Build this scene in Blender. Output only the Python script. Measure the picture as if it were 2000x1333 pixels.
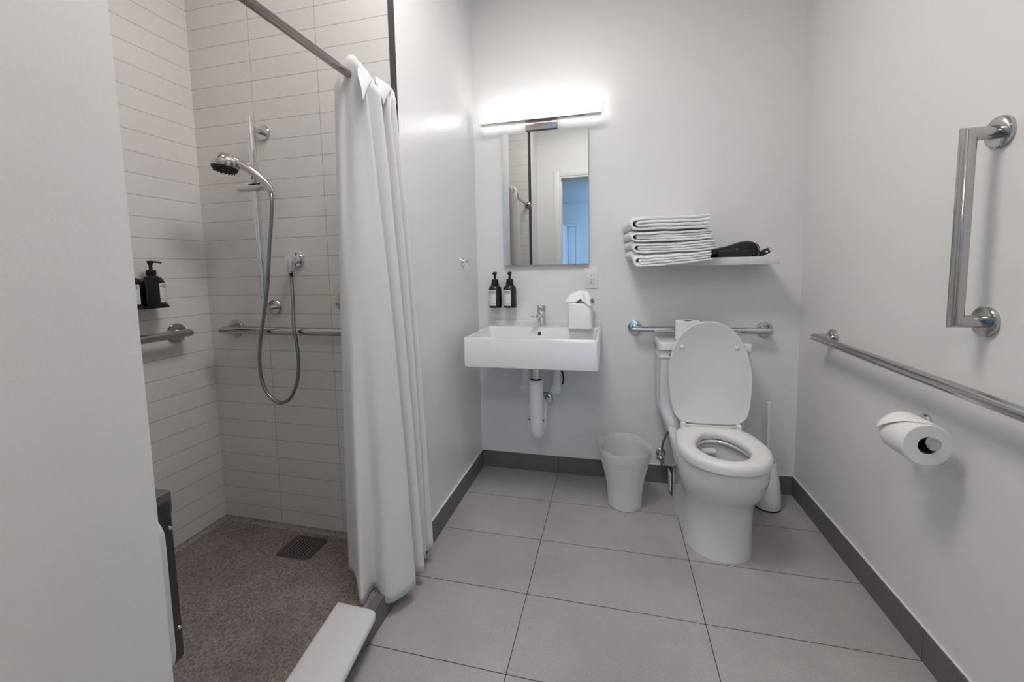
import bpy, bmesh, math, random
from math import sin, cos, pi, radians, sqrt, atan2
from mathutils import Vector, Matrix, noise

# ---------------------------------------------------------------- clear
for o in list(bpy.data.objects):
    bpy.data.objects.remove(o, do_unlink=True)
scene = bpy.context.scene
COL = scene.collection
rnd = random.Random(7)

# ---------------------------------------------------------------- camera
CAM = Vector((0.769888, 0.0, 1.196482))
YAW, PITCH, ROLL = 0.2435, 0.0856, -0.0206
FPX, PPX, PPY = 817.007, 993.285, 595.166
fwd = Vector((-sin(YAW)*cos(PITCH), cos(YAW)*cos(PITCH), -sin(PITCH)))
rgt = Vector((cos(YAW), sin(YAW), 0))
upv = rgt.cross(fwd)
r2 = cos(ROLL)*rgt + sin(ROLL)*upv
u2 = -sin(ROLL)*rgt + cos(ROLL)*upv
cd = bpy.data.cameras.new('camera')
cam = bpy.data.objects.new('camera', cd)
COL.objects.link(cam)
M = Matrix.Identity(4)
for i in range(3):
    M[i][0] = r2[i]; M[i][1] = u2[i]; M[i][2] = -fwd[i]; M[i][3] = CAM[i]
cam.matrix_world = M
cd.sensor_fit = 'HORIZONTAL'; cd.sensor_width = 36.0
cd.lens = FPX/2000*36.0
cd.shift_x = (1000-PPX)/2000
cd.shift_y = (PPY-666.5)/2000
cd.clip_start = 0.02
scene.camera = cam

# ---------------------------------------------------------------- world, light, exposure
world = bpy.data.worlds.new('world'); scene.world = world
world.use_nodes = True
world.node_tree.nodes['Background'].inputs[0].default_value = (0.35, 0.55, 0.8, 1)
world.node_tree.nodes['Background'].inputs[1].default_value = 0.3
scene.view_settings.view_transform = 'Standard'
scene.view_settings.look = 'None'
scene.view_settings.gamma = 1.0
scene.view_settings.use_curve_mapping = False
scene.view_settings.exposure = 0.18

VANITY_STRENGTH = 5.2
HALL_DAY_FILL = 50.0
CEIL_FILL = 19.0
SHOWER_FILL = 8.0
HALL_FILL = 12.0

def area_light(name, loc, target, sx, sy, power, color):
    l = bpy.data.lights.new(name, 'AREA'); l.shape = 'RECTANGLE'
    l.size = sx; l.size_y = sy; l.energy = power; l.color = color
    o = bpy.data.objects.new(name, l); COL.objects.link(o)
    o.location = loc
    o.rotation_euler = (Vector(target)-Vector(loc)).to_track_quat('-Z', 'Y').to_euler()
    return o
# added area lamp, no window there: blue daylight on the far hall wall
area_light('hall_day_fill', (1.9, -2.6, 1.6), (0.1, -4.1, 1.5), 1.0, 1.3, HALL_DAY_FILL, (0.36, 0.64, 1.0))

# ---------------------------------------------------------------- room numbers (metres)
D = 2.352      # back wall plane
W = 1.676      # right wall plane
DS = 1.464     # shower back wall
XS = -0.9483   # shower left wall
YN = 0.528     # shower near end wall
Z0 = 0.0827    # shower floor height
ZC = 2.75      # ceiling
TX, TY = 0.6083, 0.3145
X1, YB = 0.4658, 1.7277
HT = 0.0787; JT = 0.3091; J1 = -0.6426
HB = 0.0985

# ---------------------------------------------------------------- materials
MAT = {}
def new_mat(name):
    m = bpy.data.materials.new(name); m.use_nodes = True
    MAT[name] = m
    return m, m.node_tree, m.node_tree.nodes['Principled BSDF']

def simple(name, col, rough=0.5, metal=0.0, spec=0.5, bump=None, coat=0, trans=0, sub=0, emit=None, alpha=1, ior=None):
    m, nt, b = new_mat(name)
    b.inputs['Base Color'].default_value = (*col, 1)
    b.inputs['Roughness'].default_value = rough
    b.inputs['Metallic'].default_value = metal
    b.inputs['Specular IOR Level'].default_value = spec
    b.inputs['Coat Weight'].default_value = coat
    b.inputs['Transmission Weight'].default_value = trans
    b.inputs['Alpha'].default_value = alpha
    if ior: b.inputs['IOR'].default_value = ior
    if sub:
        b.inputs['Subsurface Weight'].default_value = sub
        b.inputs['Subsurface Radius'].default_value = (0.01, 0.01, 0.01)
    if emit:
        b.inputs['Emission Color'].default_value = (*emit[0], 1)
        b.inputs['Emission Strength'].default_value = emit[1]
    if bump:
        scale, strength, dist = bump
        tc = nt.nodes.new('ShaderNodeTexCoord')
        nz = nt.nodes.new('ShaderNodeTexNoise'); nz.inputs['Scale'].default_value = scale
        nz.inputs['Detail'].default_value = 4
        bp = nt.nodes.new('ShaderNodeBump'); bp.inputs['Strength'].default_value = strength
        bp.inputs['Distance'].default_value = dist
        nt.links.new(tc.outputs['Object'], nz.inputs['Vector'])
        nt.links.new(nz.outputs['Fac'], bp.inputs['Height'])
        nt.links.new(bp.outputs['Normal'], b.inputs['Normal'])
    return m

simple('paint', (0.80, 0.79, 0.78), 0.42, spec=0.4, bump=(140, 0.06, 0.004))
simple('paint_gloss', (0.80, 0.80, 0.80), 0.32, spec=0.5, bump=(90, 0.10, 0.004))
simple('ceiling_paint', (0.82, 0.82, 0.81), 0.8)
simple('trim_white', (0.80, 0.80, 0.79), 0.4)
simple('caulk', (0.78, 0.78, 0.76), 0.5)
simple('edge_metal', (0.10, 0.10, 0.10), 0.35, metal=0.6)
simple('chrome', (0.62, 0.61, 0.60), 0.09, metal=1)
simple('chrome_bright', (0.78, 0.78, 0.78), 0.06, metal=1)
simple('steel', (0.50, 0.485, 0.47), 0.13, metal=1)
simple('rod_steel', (0.40, 0.37, 0.35), 0.10, metal=1)
simple('nickel', (0.50, 0.44, 0.43), 0.3, metal=1)
simple('porcelain', (0.75, 0.75, 0.75), 0.12, spec=0.5, coat=0.3)
simple('porcelain_inner', (0.70, 0.72, 0.70), 0.12, spec=0.5, coat=0.3)
simple('plastic_white', (0.80, 0.79, 0.78), 0.28)
simple('plastic_lid', (0.72, 0.71, 0.71), 0.32)
simple('outlet_white', (0.80, 0.79, 0.77), 0.35)
simple('slot_dark', (0.03, 0.03, 0.03), 0.6)
simple('black_plastic', (0.010, 0.010, 0.011), 0.28)
simple('black_glass', (0.008, 0.007, 0.007), 0.10, coat=0.4)
simple('black_rubber', (0.02, 0.02, 0.02), 0.6)
simple('label_paper', (0.72, 0.72, 0.74), 0.6)
simple('label_ink', (0.18, 0.18, 0.19), 0.7)
simple('mirror_glass', (0.65, 0.66, 0.655), 0.0, metal=1)
simple('mirror_edge', (0.55, 0.60, 0.60), 0.2, metal=0.6)
simple('insulation', (0.86, 0.86, 0.86), 0.5)
simple('paper', (0.84, 0.83, 0.81), 0.9, bump=(300, 0.15, 0.002))
simple('tissue_paper', (0.88, 0.88, 0.88), 0.9)
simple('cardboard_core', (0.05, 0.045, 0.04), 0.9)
simple('shelf_white', (0.72, 0.70, 0.71), 0.4)
simple('seat_dark', (0.030, 0.028, 0.026), 0.35)
simple('bench_grey', (0.10, 0.10, 0.095), 0.4)
simple('seat_white', (0.66, 0.66, 0.65), 0.4)
simple('water', (0.75, 0.78, 0.78), 0.02, trans=0.6, ior=1.33)
simple('drain_metal', (0.11, 0.10, 0.088), 0.45, metal=0.5)
simple('grate_metal', (0.30, 0.29, 0.28), 0.4, metal=0.7)
simple('drain_pit', (0.01, 0.01, 0.01), 0.8)
simple('braid', (0.30, 0.30, 0.30), 0.35, metal=1)
simple('lamp_glow', (1, 1, 1), 0.5, emit=((1.0, 0.985, 0.965), VANITY_STRENGTH))
simple('hall_paint', (0.72, 0.74, 0.76), 0.6)
simple('hall_floor', (0.30, 0.26, 0.22), 0.5)
simple('door_gap_shade', (0.03, 0.035, 0.05), 0.6)
simple('ceiling_fill_glow', (1, 1, 1), 0.5, emit=((1.0, 0.965, 0.95), CEIL_FILL))
simple('hall_fill_glow', (1, 1, 1), 0.5, emit=((1.0, 0.95, 0.90), HALL_FILL))
simple('shower_fill_glow', (1, 1, 1), 0.5, emit=((1.0, 0.965, 0.945), SHOWER_FILL))

def mat_cloth(name, col, scale, strength, rough=0.95, translucent=0.0):
    m, nt, b = new_mat(name)
    b.inputs['Base Color'].default_value = (*col, 1)
    b.inputs['Roughness'].default_value = rough
    b.inputs['Specular IOR Level'].default_value = 0.15
    b.inputs['Sheen Weight'].default_value = 0.25
    tc = nt.nodes.new('ShaderNodeTexCoord')
    nz = nt.nodes.new('ShaderNodeTexNoise'); nz.inputs['Scale'].default_value = scale
    nz.inputs['Detail'].default_value = 3
    bp = nt.nodes.new('ShaderNodeBump'); bp.inputs['Strength'].default_value = strength
    bp.inputs['Distance'].default_value = 0.004
    nt.links.new(tc.outputs['Object'], nz.inputs['Vector'])
    nt.links.new(nz.outputs['Fac'], bp.inputs['Height'])
    nt.links.new(bp.outputs['Normal'], b.inputs['Normal'])
    if translucent:
        out = nt.nodes['Material Output']
        tr = nt.nodes.new('ShaderNodeBsdfTranslucent'); tr.inputs['Color'].default_value = (*col, 1)
        mx = nt.nodes.new('ShaderNodeMixShader'); mx.inputs[0].default_value = translucent
        nt.links.new(b.outputs[0], mx.inputs[1]); nt.links.new(tr.outputs[0], mx.inputs[2])
        nt.links.new(mx.outputs[0], out.inputs['Surface'])
    return m
mat_cloth('terry', (0.84, 0.835, 0.82), 260, 0.5)
mat_cloth('mat_terry', (0.66, 0.655, 0.655), 320, 0.35)
mat_cloth('bin_plastic', (0.94, 0.94, 0.94), 60, 0.03, rough=0.35, translucent=0.5)

def mat_curtain():
    m = mat_cloth('curtain_cloth', (0.90, 0.895, 0.885), 90, 0.0, translucent=0.25)
    nt = m.node_tree
    tc = nt.nodes.new('ShaderNodeTexCoord')
    ck = nt.nodes.new('ShaderNodeTexBrick')
    ck.offset = 0.0
    ck.inputs['Scale'].default_value = 1.0
    ck.inputs['Brick Width'].default_value = 0.006
    ck.inputs['Row Height'].default_value = 0.006
    ck.inputs['Mortar Size'].default_value = 0.0012
    ck.inputs['Mortar Smooth'].default_value = 0.6
    nt.links.new(tc.outputs['UV'], ck.inputs['Vector'])
    bp = nt.nodes['Bump']
    bp.inputs['Strength'].default_value = 0.4
    bp.inputs['Distance'].default_value = 0.002
    nt.links.new(ck.outputs['Fac'], bp.inputs['Height'])
mat_curtain()

def mat_bag():
    m, nt, b = new_mat('bag_film')
    b.inputs['Base Color'].default_value = (0.85, 0.85, 0.85, 1)
    b.inputs['Roughness'].default_value = 0.22
    b.inputs['Specular IOR Level'].default_value = 0.6
    out = nt.nodes['Material Output']
    tr = nt.nodes.new('ShaderNodeBsdfTransparent')
    mx = nt.nodes.new('ShaderNodeMixShader'); mx.inputs[0].default_value = 0.32
    nt.links.new(tr.outputs[0], mx.inputs[1]); nt.links.new(b.outputs[0], mx.inputs[2])
    nt.links.new(mx.outputs[0], out.inputs['Surface'])
mat_bag()

def mat_tiles(name, ua, va, u0, v0, w, h, mortar, c1, c2, cm, rough, noise_amt=0.0, noise_scale=6.0, bump=0.4, grain=0.0, spec=0.5):
    """stack-bond tiles laid in the object's own coordinates"""
    m, nt, b = new_mat(name)
    N = nt.nodes.new; L = nt.links.new
    tc = N('ShaderNodeTexCoord'); sx = N('ShaderNodeSeparateXYZ'); cx = N('ShaderNodeCombineXYZ')
    L(tc.outputs['Object'], sx.inputs[0])
    for k, (axis, off) in enumerate(((ua, u0), (va, v0))):
        a = N('ShaderNodeMath'); a.operation = 'SUBTRACT'; a.inputs[1].default_value = off - 40*(w, h)[k]
        L(sx.outputs['XYZ'.index(axis)], a.inputs[0]); L(a.outputs[0], cx.inputs[k])
    br = N('ShaderNodeTexBrick'); br.offset = 0.0
    br.inputs['Scale'].default_value = 1.0
    br.inputs['Brick Width'].default_value = w; br.inputs['Row Height'].default_value = h
    br.inputs['Mortar Size'].default_value = mortar; br.inputs['Mortar Smooth'].default_value = 0.15
    br.inputs['Bias'].default_value = 0.0
    br.inputs['Color1'].default_value = (*c1, 1); br.inputs['Color2'].default_value = (*c2, 1)
    br.inputs['Mortar'].default_value = (*cm, 1)
    L(cx.outputs[0], br.inputs['Vector'])
    colout = br.outputs['Color']
    if noise_amt:
        nz = N('ShaderNodeTexNoise'); nz.inputs['Scale'].default_value = noise_scale; nz.inputs['Detail'].default_value = 8
        nz.inputs['Roughness'].default_value = 0.62
        L(tc.outputs['Object'], nz.inputs['Vector'])
        mr = N('ShaderNodeMapRange'); mr.inputs[1].default_value = 0.3; mr.inputs[2].default_value = 0.7
        mr.inputs[3].default_value = 1-noise_amt; mr.inputs[4].default_value = 1+noise_amt
        L(nz.outputs['Fac'], mr.inputs[0])
        mul = N('ShaderNodeMix'); mul.data_type = 'RGBA'; mul.blend_type = 'MULTIPLY'; mul.inputs[0].default_value = 1
        L(colout, mul.inputs[6]); L(mr.outputs[0], mul.inputs[7])
        colout = mul.outputs[2]
    if grain:
        n2 = N('ShaderNodeTexNoise'); n2.inputs['Scale'].default_value = 220; n2.inputs['Detail'].default_value = 2
        L(tc.outputs['Object'], n2.inputs['Vector'])
        m2 = N('ShaderNodeMapRange'); m2.inputs[1].default_value = 0.3; m2.inputs[2].default_value = 0.7
        m2.inputs[3].default_value = 1-grain; m2.inputs[4].default_value = 1+grain
        L(n2.outputs['Fac'], m2.inputs[0])
        mu2 = N('ShaderNodeMix'); mu2.data_type = 'RGBA'; mu2.blend_type = 'MULTIPLY'; mu2.inputs[0].default_value = 1
        L(colout, mu2.inputs[6]); L(m2.outputs[0], mu2.inputs[7])
        colout = mu2.outputs[2]
    L(colout, b.inputs['Base Color'])
    b.inputs['Roughness'].default_value = rough
    b.inputs['Specular IOR Level'].default_value = spec
    bp = N('ShaderNodeBump'); bp.invert = True
    bp.inputs['Strength'].default_value = bump; bp.inputs['Distance'].default_value = 0.002
    L(br.outputs['Fac'], bp.inputs['Height']); L(bp.outputs['Normal'], b.inputs['Normal'])
    return m

TC1, TC2, TCM = (0.72, 0.70, 0.675), (0.70, 0.68, 0.655), (0.40, 0.385, 0.365)
mat_tiles('shower_tile_back', 'X', 'Z', J1, Z0, JT, HT, 0.0013, TC1, TC2, TCM, 0.38, 0.03, 3)
mat_tiles('shower_tile_side', 'Y', 'Z', DS, Z0, JT*4, HT, 0.0013, TC1, TC2, TCM, 0.38, 0.03, 3)
mat_tiles('floor_tile', 'X', 'Y', X1, YB, TX, TY, 0.0016, (0.415, 0.392, 0.385), (0.395, 0.375, 0.368), (0.06, 0.055, 0.053), 0.42, 0.13, 3.2, grain=0.10)
BBC = (0.150, 0.139, 0.136)
mat_tiles('base_tile_back', 'X', 'Z', X1, -0.3, TX, 0.6, 0.0014, BBC, BBC, (0.03, 0.028, 0.028), 0.45, 0.08, 8, grain=0.10)
mat_tiles('base_tile_side', 'Y', 'Z', YB-TY, -0.3, TX*1.6, 0.6, 0.0014, BBC, BBC, (0.03, 0.028, 0.028), 0.45, 0.08, 8, grain=0.10)

def mat_shower_floor(name, dark, light):
    m, nt, b = new_mat(name)
    N = nt.nodes.new; L = nt.links.new
    tc = N('ShaderNodeTexCoord')
    n1 = N('ShaderNodeTexNoise'); n1.inputs['Scale'].default_value = 125; n1.inputs['Detail'].default_value = 5; n1.inputs['Roughness'].default_value = 0.75
    n2 = N('ShaderNodeTexNoise'); n2.inputs['Scale'].default_value = 5; n2.inputs['Detail'].default_value = 4
    L(tc.outputs['Object'], n1.inputs['Vector']); L(tc.outputs['Object'], n2.inputs['Vector'])
    r1 = N('ShaderNodeValToRGB')
    e = r1.color_ramp.elements
    e[0].position = 0.33; e[0].color = (*dark, 1)
    e[1].position = 0.66; e[1].color = (*light, 1)
    L(n1.outputs['Fac'], r1.inputs[0])
    r2_ = N('ShaderNodeMapRange'); r2_.inputs[1].default_value = 0.3; r2_.inputs[2].default_value = 0.7; r2_.inputs[3].default_value = 0.78; r2_.inputs[4].default_value = 1.2
    L(n2.outputs['Fac'], r2_.inputs[0])
    mu = N('ShaderNodeMix'); mu.data_type = 'RGBA'; mu.blend_type = 'MULTIPLY'; mu.inputs[0].default_value = 1
    L(r1.outputs[0], mu.inputs[6]); L(r2_.outputs[0], mu.inputs[7])
    L(mu.outputs[2], b.inputs['Base Color'])
    b.inputs['Roughness'].default_value = 0.65
    bp = N('ShaderNodeBump'); bp.inputs['Strength'].default_value = 0.5; bp.inputs['Distance'].default_value = 0.003
    L(n1.outputs['Fac'], bp.inputs['Height']); L(bp.outputs['Normal'], b.inputs['Normal'])
mat_shower_floor('shower_floor_grit', (0.085, 0.070, 0.061), (0.35, 0.30, 0.275))
mat_shower_floor('cove_grit', (0.14, 0.13, 0.12), (0.42, 0.40, 0.37))

# ---------------------------------------------------------------- mesh helpers
BASE = {}
def finish(bm, angle=35):
    bmesh.ops.recalc_face_normals(bm, faces=bm.faces)
    lim = radians(angle)
    for f in bm.faces: f.smooth = True
    for e in bm.edges:
        if len(e.link_faces) == 2:
            if e.calc_face_angle(0) > lim: e.smooth = False

def obj(name, bm, mat, parent=None, angle=35, recalc=True, base=None):
    """one mesh object; vertices are given in world coordinates"""
    if recalc: finish(bm, angle)
    o_ = BASE[parent.name] if parent is not None else (Vector(base) if base is not None else Vector((0, 0, 0)))
    bmesh.ops.translate(bm, vec=-o_, verts=bm.verts)
    me = bpy.data.meshes.new(name); bm.to_mesh(me); bm.free()
    me.materials.append(MAT[mat] if isinstance(mat, str) else mat)
    ob = bpy.data.objects.new(name, me); COL.objects.link(ob)
    if parent is not None:
        ob.parent = parent
    else:
        ob.location = o_
    BASE[ob.name] = o_
    return ob

def thing(name, loc, label, cat, group=None):
    e = bpy.data.objects.new(name, None); COL.objects.link(e)
    e.empty_display_size = 0.05
    e.location = loc; e['label'] = label; e['category'] = cat
    if group: e['group'] = group
    BASE[e.name] = Vector(loc)
    return e

def tag(o, label, cat, group=None):
    o['label'] = label; o['category'] = cat
    if group: o['group'] = group
    return o

def struct(name, bm, mat, angle=35, label=None):
    o = obj(name, bm, mat, None, angle); o['kind'] = 'structure'
    return o

def dup(root, loc, label, group=None):
    r = root.copy(); COL.objects.link(r); r.location = loc; r['label'] = label
    if group: r['group'] = group
    BASE[r.name] = Vector(loc)
    for ch in list(root.children):
        c = ch.copy(); COL.objects.link(c); c.parent = r
        for g in ch.children:
            d = g.copy(); COL.objects.link(d); d.parent = c
    return r

def B(): return bmesh.new()

def box(bm, x0, x1, y0, y1, z0, z1, bevel=0.0, seg=2, rot=None, pivot=None):
    vs = [bm.verts.new((x, y, z)) for z in (z0, z1) for y in (y0, y1) for x in (x0, x1)]
    fs = [(0, 2, 3, 1), (4, 5, 7, 6), (0, 1, 5, 4), (2, 6, 7, 3), (0, 4, 6, 2), (1, 3, 7, 5)]
    faces = [bm.faces.new([vs[i] for i in f]) for f in fs]
    geom = vs
    if bevel > 0:
        edges = list({e for f in faces for e in f.edges})
        r = bmesh.ops.bevel(bm, geom=edges, offset=bevel, segments=seg, affect='EDGES', profile=0.5)
        geom = list({v for f in r['faces'] for v in f.verts} | {v for f in faces if f.is_valid for v in f.verts})
    if rot is not None:
        p = Vector(pivot) if pivot is not None else Vector(((x0+x1)/2, (y0+y1)/2, (z0+z1)/2))
        bmesh.ops.rotate(bm, verts=[v for v in geom if v.is_valid], cent=p, matrix=rot)
    return bm

def loft(bm, rings, cap0=True, cap1=True, closed=True):
    vr = [[bm.verts.new(p) for p in r] for r in rings]
    n = len(rings[0])
    for a, b in zip(vr[:-1], vr[1:]):
        for i in range(n if closed else n-1):
            j = (i+1) % n
            bm.faces.new((a[i], a[j], b[j], b[i]))
    if cap0: bm.faces.new(list(reversed(vr[0])))
    if cap1: bm.faces.new(vr[-1])
    return vr

def frame_for(d):
    d = d.normalized()
    a = Vector((0, 0, 1)) if abs(d.z) < 0.9 else Vector((1, 0, 0))
    x = a.cross(d).normalized(); y = d.cross(x)
    return x, y

def tube(bm, pts, r, n=16, caps=True):
    pts = [Vector(p) for p in pts]
    rad = r if isinstance(r, (list, tuple)) else [r]*len(pts)
    d = (pts[1]-pts[0]).normalized()
    x, y = frame_for(d)
    rings = []
    for i, p in enumerate(pts):
        if 0 < i:
            d0 = (pts[i]-pts[i-1]).normalized()
            if i < len(pts)-1:
                d1 = (pts[i+1]-pts[i]).normalized()
            else:
                d1 = d0
            # rotate frame from the previous segment to this one for round bends
            q = d.rotation_difference(d0)
            x = q @ x; y = q @ y; d = d0
            b = (d0+d1)
            b = b.normalized() if b.length > 1e-6 else d0
        else:
            d0 = d; b = d
        ring = []
        for k in range(n):
            a = 2*pi*k/n
            v = p + rad[i]*(cos(a)*x + sin(a)*y)
            t = (p-v).dot(b)/max(0.2, d0.dot(b))
            ring.append(v + d0*t)
        rings.append(ring)
    loft(bm, rings, caps, caps)
    return bm

def lathe(bm, prof, org, axis=(0, 0, 1), n=32, cap0=True, cap1=True, sx=1.0, sy=1.0, xdir=None):
    org = Vector(org); d = Vector(axis).normalized()
    x, y = frame_for(d)
    if xdir is not None:
        x = Vector(xdir); x = (x - d*x.dot(d)).normalized(); y = d.cross(x)
    rings = []
    for r, z in prof:
        r = max(r, 1e-4)
        rings.append([org + d*z + sx*r*cos(2*pi*k/n)*x + sy*r*sin(2*pi*k/n)*y for k in range(n)])
    loft(bm, rings, cap0, cap1)
    return bm

def smooth_pts(pts, sub=8, closed=False):
    """Catmull-Rom through the points"""
    P = [Vector(p) for p in pts]; out = []
    n = len(P)
    for i in range(n-1):
        p0 = P[i-1] if i > 0 else P[i]*2-P[i+1]
        p1, p2 = P[i], P[i+1]
        p3 = P[i+2] if i+2 < n else P[i+1]*2-P[i]
        for s in range(sub):
            t = s/sub
            out.append(0.5*((2*p1) + (p2-p0)*t + (2*p0-5*p1+4*p2-p3)*t*t + (3*p1-p0-3*p2+p3)*t**3))
    out.append(P[-1])
    return out

def sgnpow(v, e): return (1 if v >= 0 else -1)*abs(v)**e

def egg(cx, yf, yc, yr, hw, hr, nf=2.1, nr=3.0, n=72):
    """plan outline: round front (towards the camera), squarer rear"""
    out = []
    for k in range(n):
        t = 2*pi*k/n
        c, s = cos(t), sin(t)
        if s <= 0:
            out.append((cx+hw*sgnpow(c, 2/nf), yc-(yc-yf)*abs(s)**(2/nf)))
        else:
            sy = abs(s)**(2/nr)
            out.append((cx+(hw+(hr-hw)*sy)*sgnpow(c, 2/nr), yc+(yr-yc)*sy))
    return out

# ================================================================ SETTING
b = B(); box(b, 0.0, W+0.05, 0.20, D+0.05, -0.06, 0.0); struct('floor', b, 'floor_tile')
b = B(); box(b, XS-0.1, 0.0, YN-0.05, DS+0.05, -0.06, Z0)
struct('floor_shower', b, 'shower_floor_grit')
b = B(); box(b, 0.0, 0.011, YN, DS-0.001, 0.0, Z0+0.001); box(b, -0.022, 0.0, YN+0.002, DS-0.004, Z0-0.01, Z0+0.001); struct('trim_1', b, 'base_tile_side')   # tiled face of the shower step
b = B(); box(b, -0.12, W+0.1, D+0.006, D+0.12, -0.06, ZC); struct('wall_back', b, 'paint')
b = B(); box(b, W+0.004, W+0.12, 0.0, D+0.006, -0.06, ZC); struct('wall_right', b, 'paint')
b = B(); box(b, -0.12, 0.0, DS+0.001, D+0.006, -0.06, ZC); struct('wall_left', b, 'paint_gloss')
b = B(); box(b, -0.12, 0.0, 0.08, YN-0.001, -0.06, ZC); struct('wall_left_near', b, 'paint')
b = B(); box(b, XS-0.012, -0.024, DS-0.002, DS+0.014, 0.0, ZC); struct('wall_shower_back', b, 'shower_tile_back')
b = B(); box(b, XS-0.02, XS, YN-0.014, DS, 0.0, ZC); struct('wall_shower_left', b, 'shower_tile_side')
b = B(); box(b, XS-0.012, -0.030, YN-0.014, YN+0.001, 0.0, ZC); struct('wall_shower_front', b, 'shower_tile_back')
b = B(); box(b, -0.024, -0.001, DS-0.003, DS+0.0008, Z0, ZC); struct('trim_2', b, 'edge_metal')
b = B(); box(b, -0.030, -0.003, YN-0.0008, YN+0.001, Z0, ZC); struct('trim_3', b, 'edge_metal')
b = B(); box(b, XS-0.1, W+0.12, -0.02, D+0.12, ZC, ZC+0.1); struct('ceiling', b, 'ceiling_paint')
# front wall with the doorway the photograph is taken from
OX0, OX1, OZ = 0.235, 1.26, 2.14
b = B(); box(b, 0.0, OX0, 0.08, 0.20, 0, ZC); box(b, OX1, W+0.004, 0.08, 0.20, 0, ZC); box(b, OX0, OX1, 0.08, 0.20, OZ, ZC)
struct('wall_front', b, 'paint')
b = B()
cw = 0.055
for (x0, x1, z0_, z1_) in ((OX0-cw, OX0, 0, OZ+cw), (OX1, OX1+cw, 0, OZ+cw), (OX0, OX1, OZ, OZ+cw)):
    box(b, x0, x1, 0.20, 0.215, z0_, z1_, 0.003)
    box(b, x0, x1, 0.065, 0.08, z0_, z1_, 0.003)
for (x0, x1, z0_, z1_) in ((OX0, OX0+0.018, 0, OZ), (OX1-0.018, OX1, 0, OZ), (OX0+0.018, OX1-0.018, OZ-0.018, OZ)):
    box(b, x0, x1, 0.07, 0.21, z0_, z1_, 0.002)
struct('door_1', b, 'trim_white')
# baseboards
b = B(); box(b, 0.010, W-0.006, D-0.004, D+0.006, 0, HB, 0.001, 1); struct('baseboard_back', b, 'base_tile_back')
b = B(); box(b, W-0.006, W+0.004, 0.215, D+0.006, 0, HB, 0.001, 1); struct('baseboard_right', b, 'base_tile_side')
b = B(); box(b, 0.0, 0.010, DS, D+0.006, 0, HB, 0.001, 1); struct('baseboard_left', b, 'base_tile_side')
b = B(); box(b, 0.0, 0.010, 0.215, YN, 0, HB, 0.001, 1); struct('baseboard_left_near', b, 'base_tile_side')
# pale sealant bead on top of the baseboards
b = B()
box(b, 0.0, 0.008, DS, D+0.006, HB, HB+0.006, 0.0015, 1)
box(b, W-0.003, W+0.004, 0.215, D+0.006, HB, HB+0.005, 0.0015, 1)
box(b, 0.01, W-0.006, D-0.001, D+0.006, HB, HB+0.005, 0.0015, 1)
struct('trim_4', b, 'caulk')
# rounded cove where the shower floor meets the tiles
b = B()
def cove(bm, p0, p1, nrm):
    p0, p1, nrm = Vector(p0), Vector(p1), Vector(nrm)
    rows_ = []
    for k in range(7):
        a = k/6*pi/2
        off = nrm*0.016*(1-sin(a)) + Vector((0, 0, 0.016*(1-cos(a))))
        rows_.append((bm.verts.new(p0+off), bm.verts.new(p1+off)))
    for A_, B_ in zip(rows_[:-1], rows_[1:]): bm.faces.new((A_[0], A_[1], B_[1], B_[0]))
cove(b, (XS, DS-0.002, Z0), (-0.002, DS-0.002, Z0), (0, -1, 0))
cove(b, (XS, YN+0.001, Z0), (XS, DS-0.002, Z0), (1, 0, 0))
struct('trim_5', b, 'cove_grit', 80)
# room behind the camera, seen in the mirror
b = B(); box(b, -1.6, 3.0, -4.2, 0.20, -0.06, -0.001)
struct('floor_hall', b, 'hall_floor')
HZ = 2.5
b = B(); box(b, -1.6, 3.0, -4.2, 0.08, HZ, HZ+0.1); struct('ceiling_hall', b, 'hall_paint')
b = B(); box(b, -1.7, -1.6, -4.2, 0.08, 0, HZ); struct('wall_hall_left', b, 'hall_paint')
b = B(); box(b, 3.0, 3.1, -4.2, 0.08, 0, HZ); struct('wall_hall_right', b, 'hall_paint')
b = B(); box(b, -1.6, -0.121, 0.0, 0.08, 0, HZ); box(b, W+0.12, 3.0, 0.0, 0.08, 0, HZ)
struct('wall_hall_near', b, 'hall_paint')
b = B()
DX0, DX1, DZ = -0.86, 0.04, 2.03
box(b, -1.6, DX0, -4.2, -4.1, 0, HZ); box(b, DX1, 3.0, -4.2, -4.1, 0, HZ); box(b, DX0, DX1, -4.2, -4.1, DZ, HZ)
box(b, DX0-0.4, DX1+0.4, -5.0, -4.9, 0, HZ)
struct('wall_hall_back', b, 'hall_paint')
b = B()
for (x0, x1, z0_, z1_) in ((DX0-0.06, DX0, 0, DZ+0.06), (DX1, DX1+0.06, 0, DZ+0.06), (DX0, DX1, DZ, DZ+0.06)):
    box(b, x0, x1, -4.1, -4.08, z0_, z1_, 0.003)
d2 = struct('door_2', b, 'hall_paint')
b = B(); box(b, -0.115, DX1-0.004, -4.13, -4.09, 0.01, DZ-0.005, 0.003); o = obj('door_leaf', b, 'hall_paint', d2)
b = B(); box(b, -0.02, 0.02, 0.0, 0.72, 0.01, DZ-0.012, 0.003)
bmesh.ops.rotate(b, verts=b.verts, cent=(0, 0, 0), matrix=Matrix.Rotation(radians(3.0), 3, 'Z'))
bmesh.ops.translate(b, vec=(-0.14, -4.085, 0), verts=b.verts); obj('door_leaf', b, 'hall_paint', d2)
b = B(); box(b, DX0-0.4, DX1+0.4, -4.9, -4.88, 0, HZ); struct('wall_door_shade', b, 'door_gap_shade')  # near-black sheet painting the shade of the unlit space past the far door

# ================================================================ fixtures: bars
def flange(bm, p, nrm, r=0.038, t=0.012):
    lathe(bm, [(r, 0), (r, t*0.7), (r-0.002, t*0.92), (r-0.005, t), (0.012, t)], p, nrm, 36)

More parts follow.
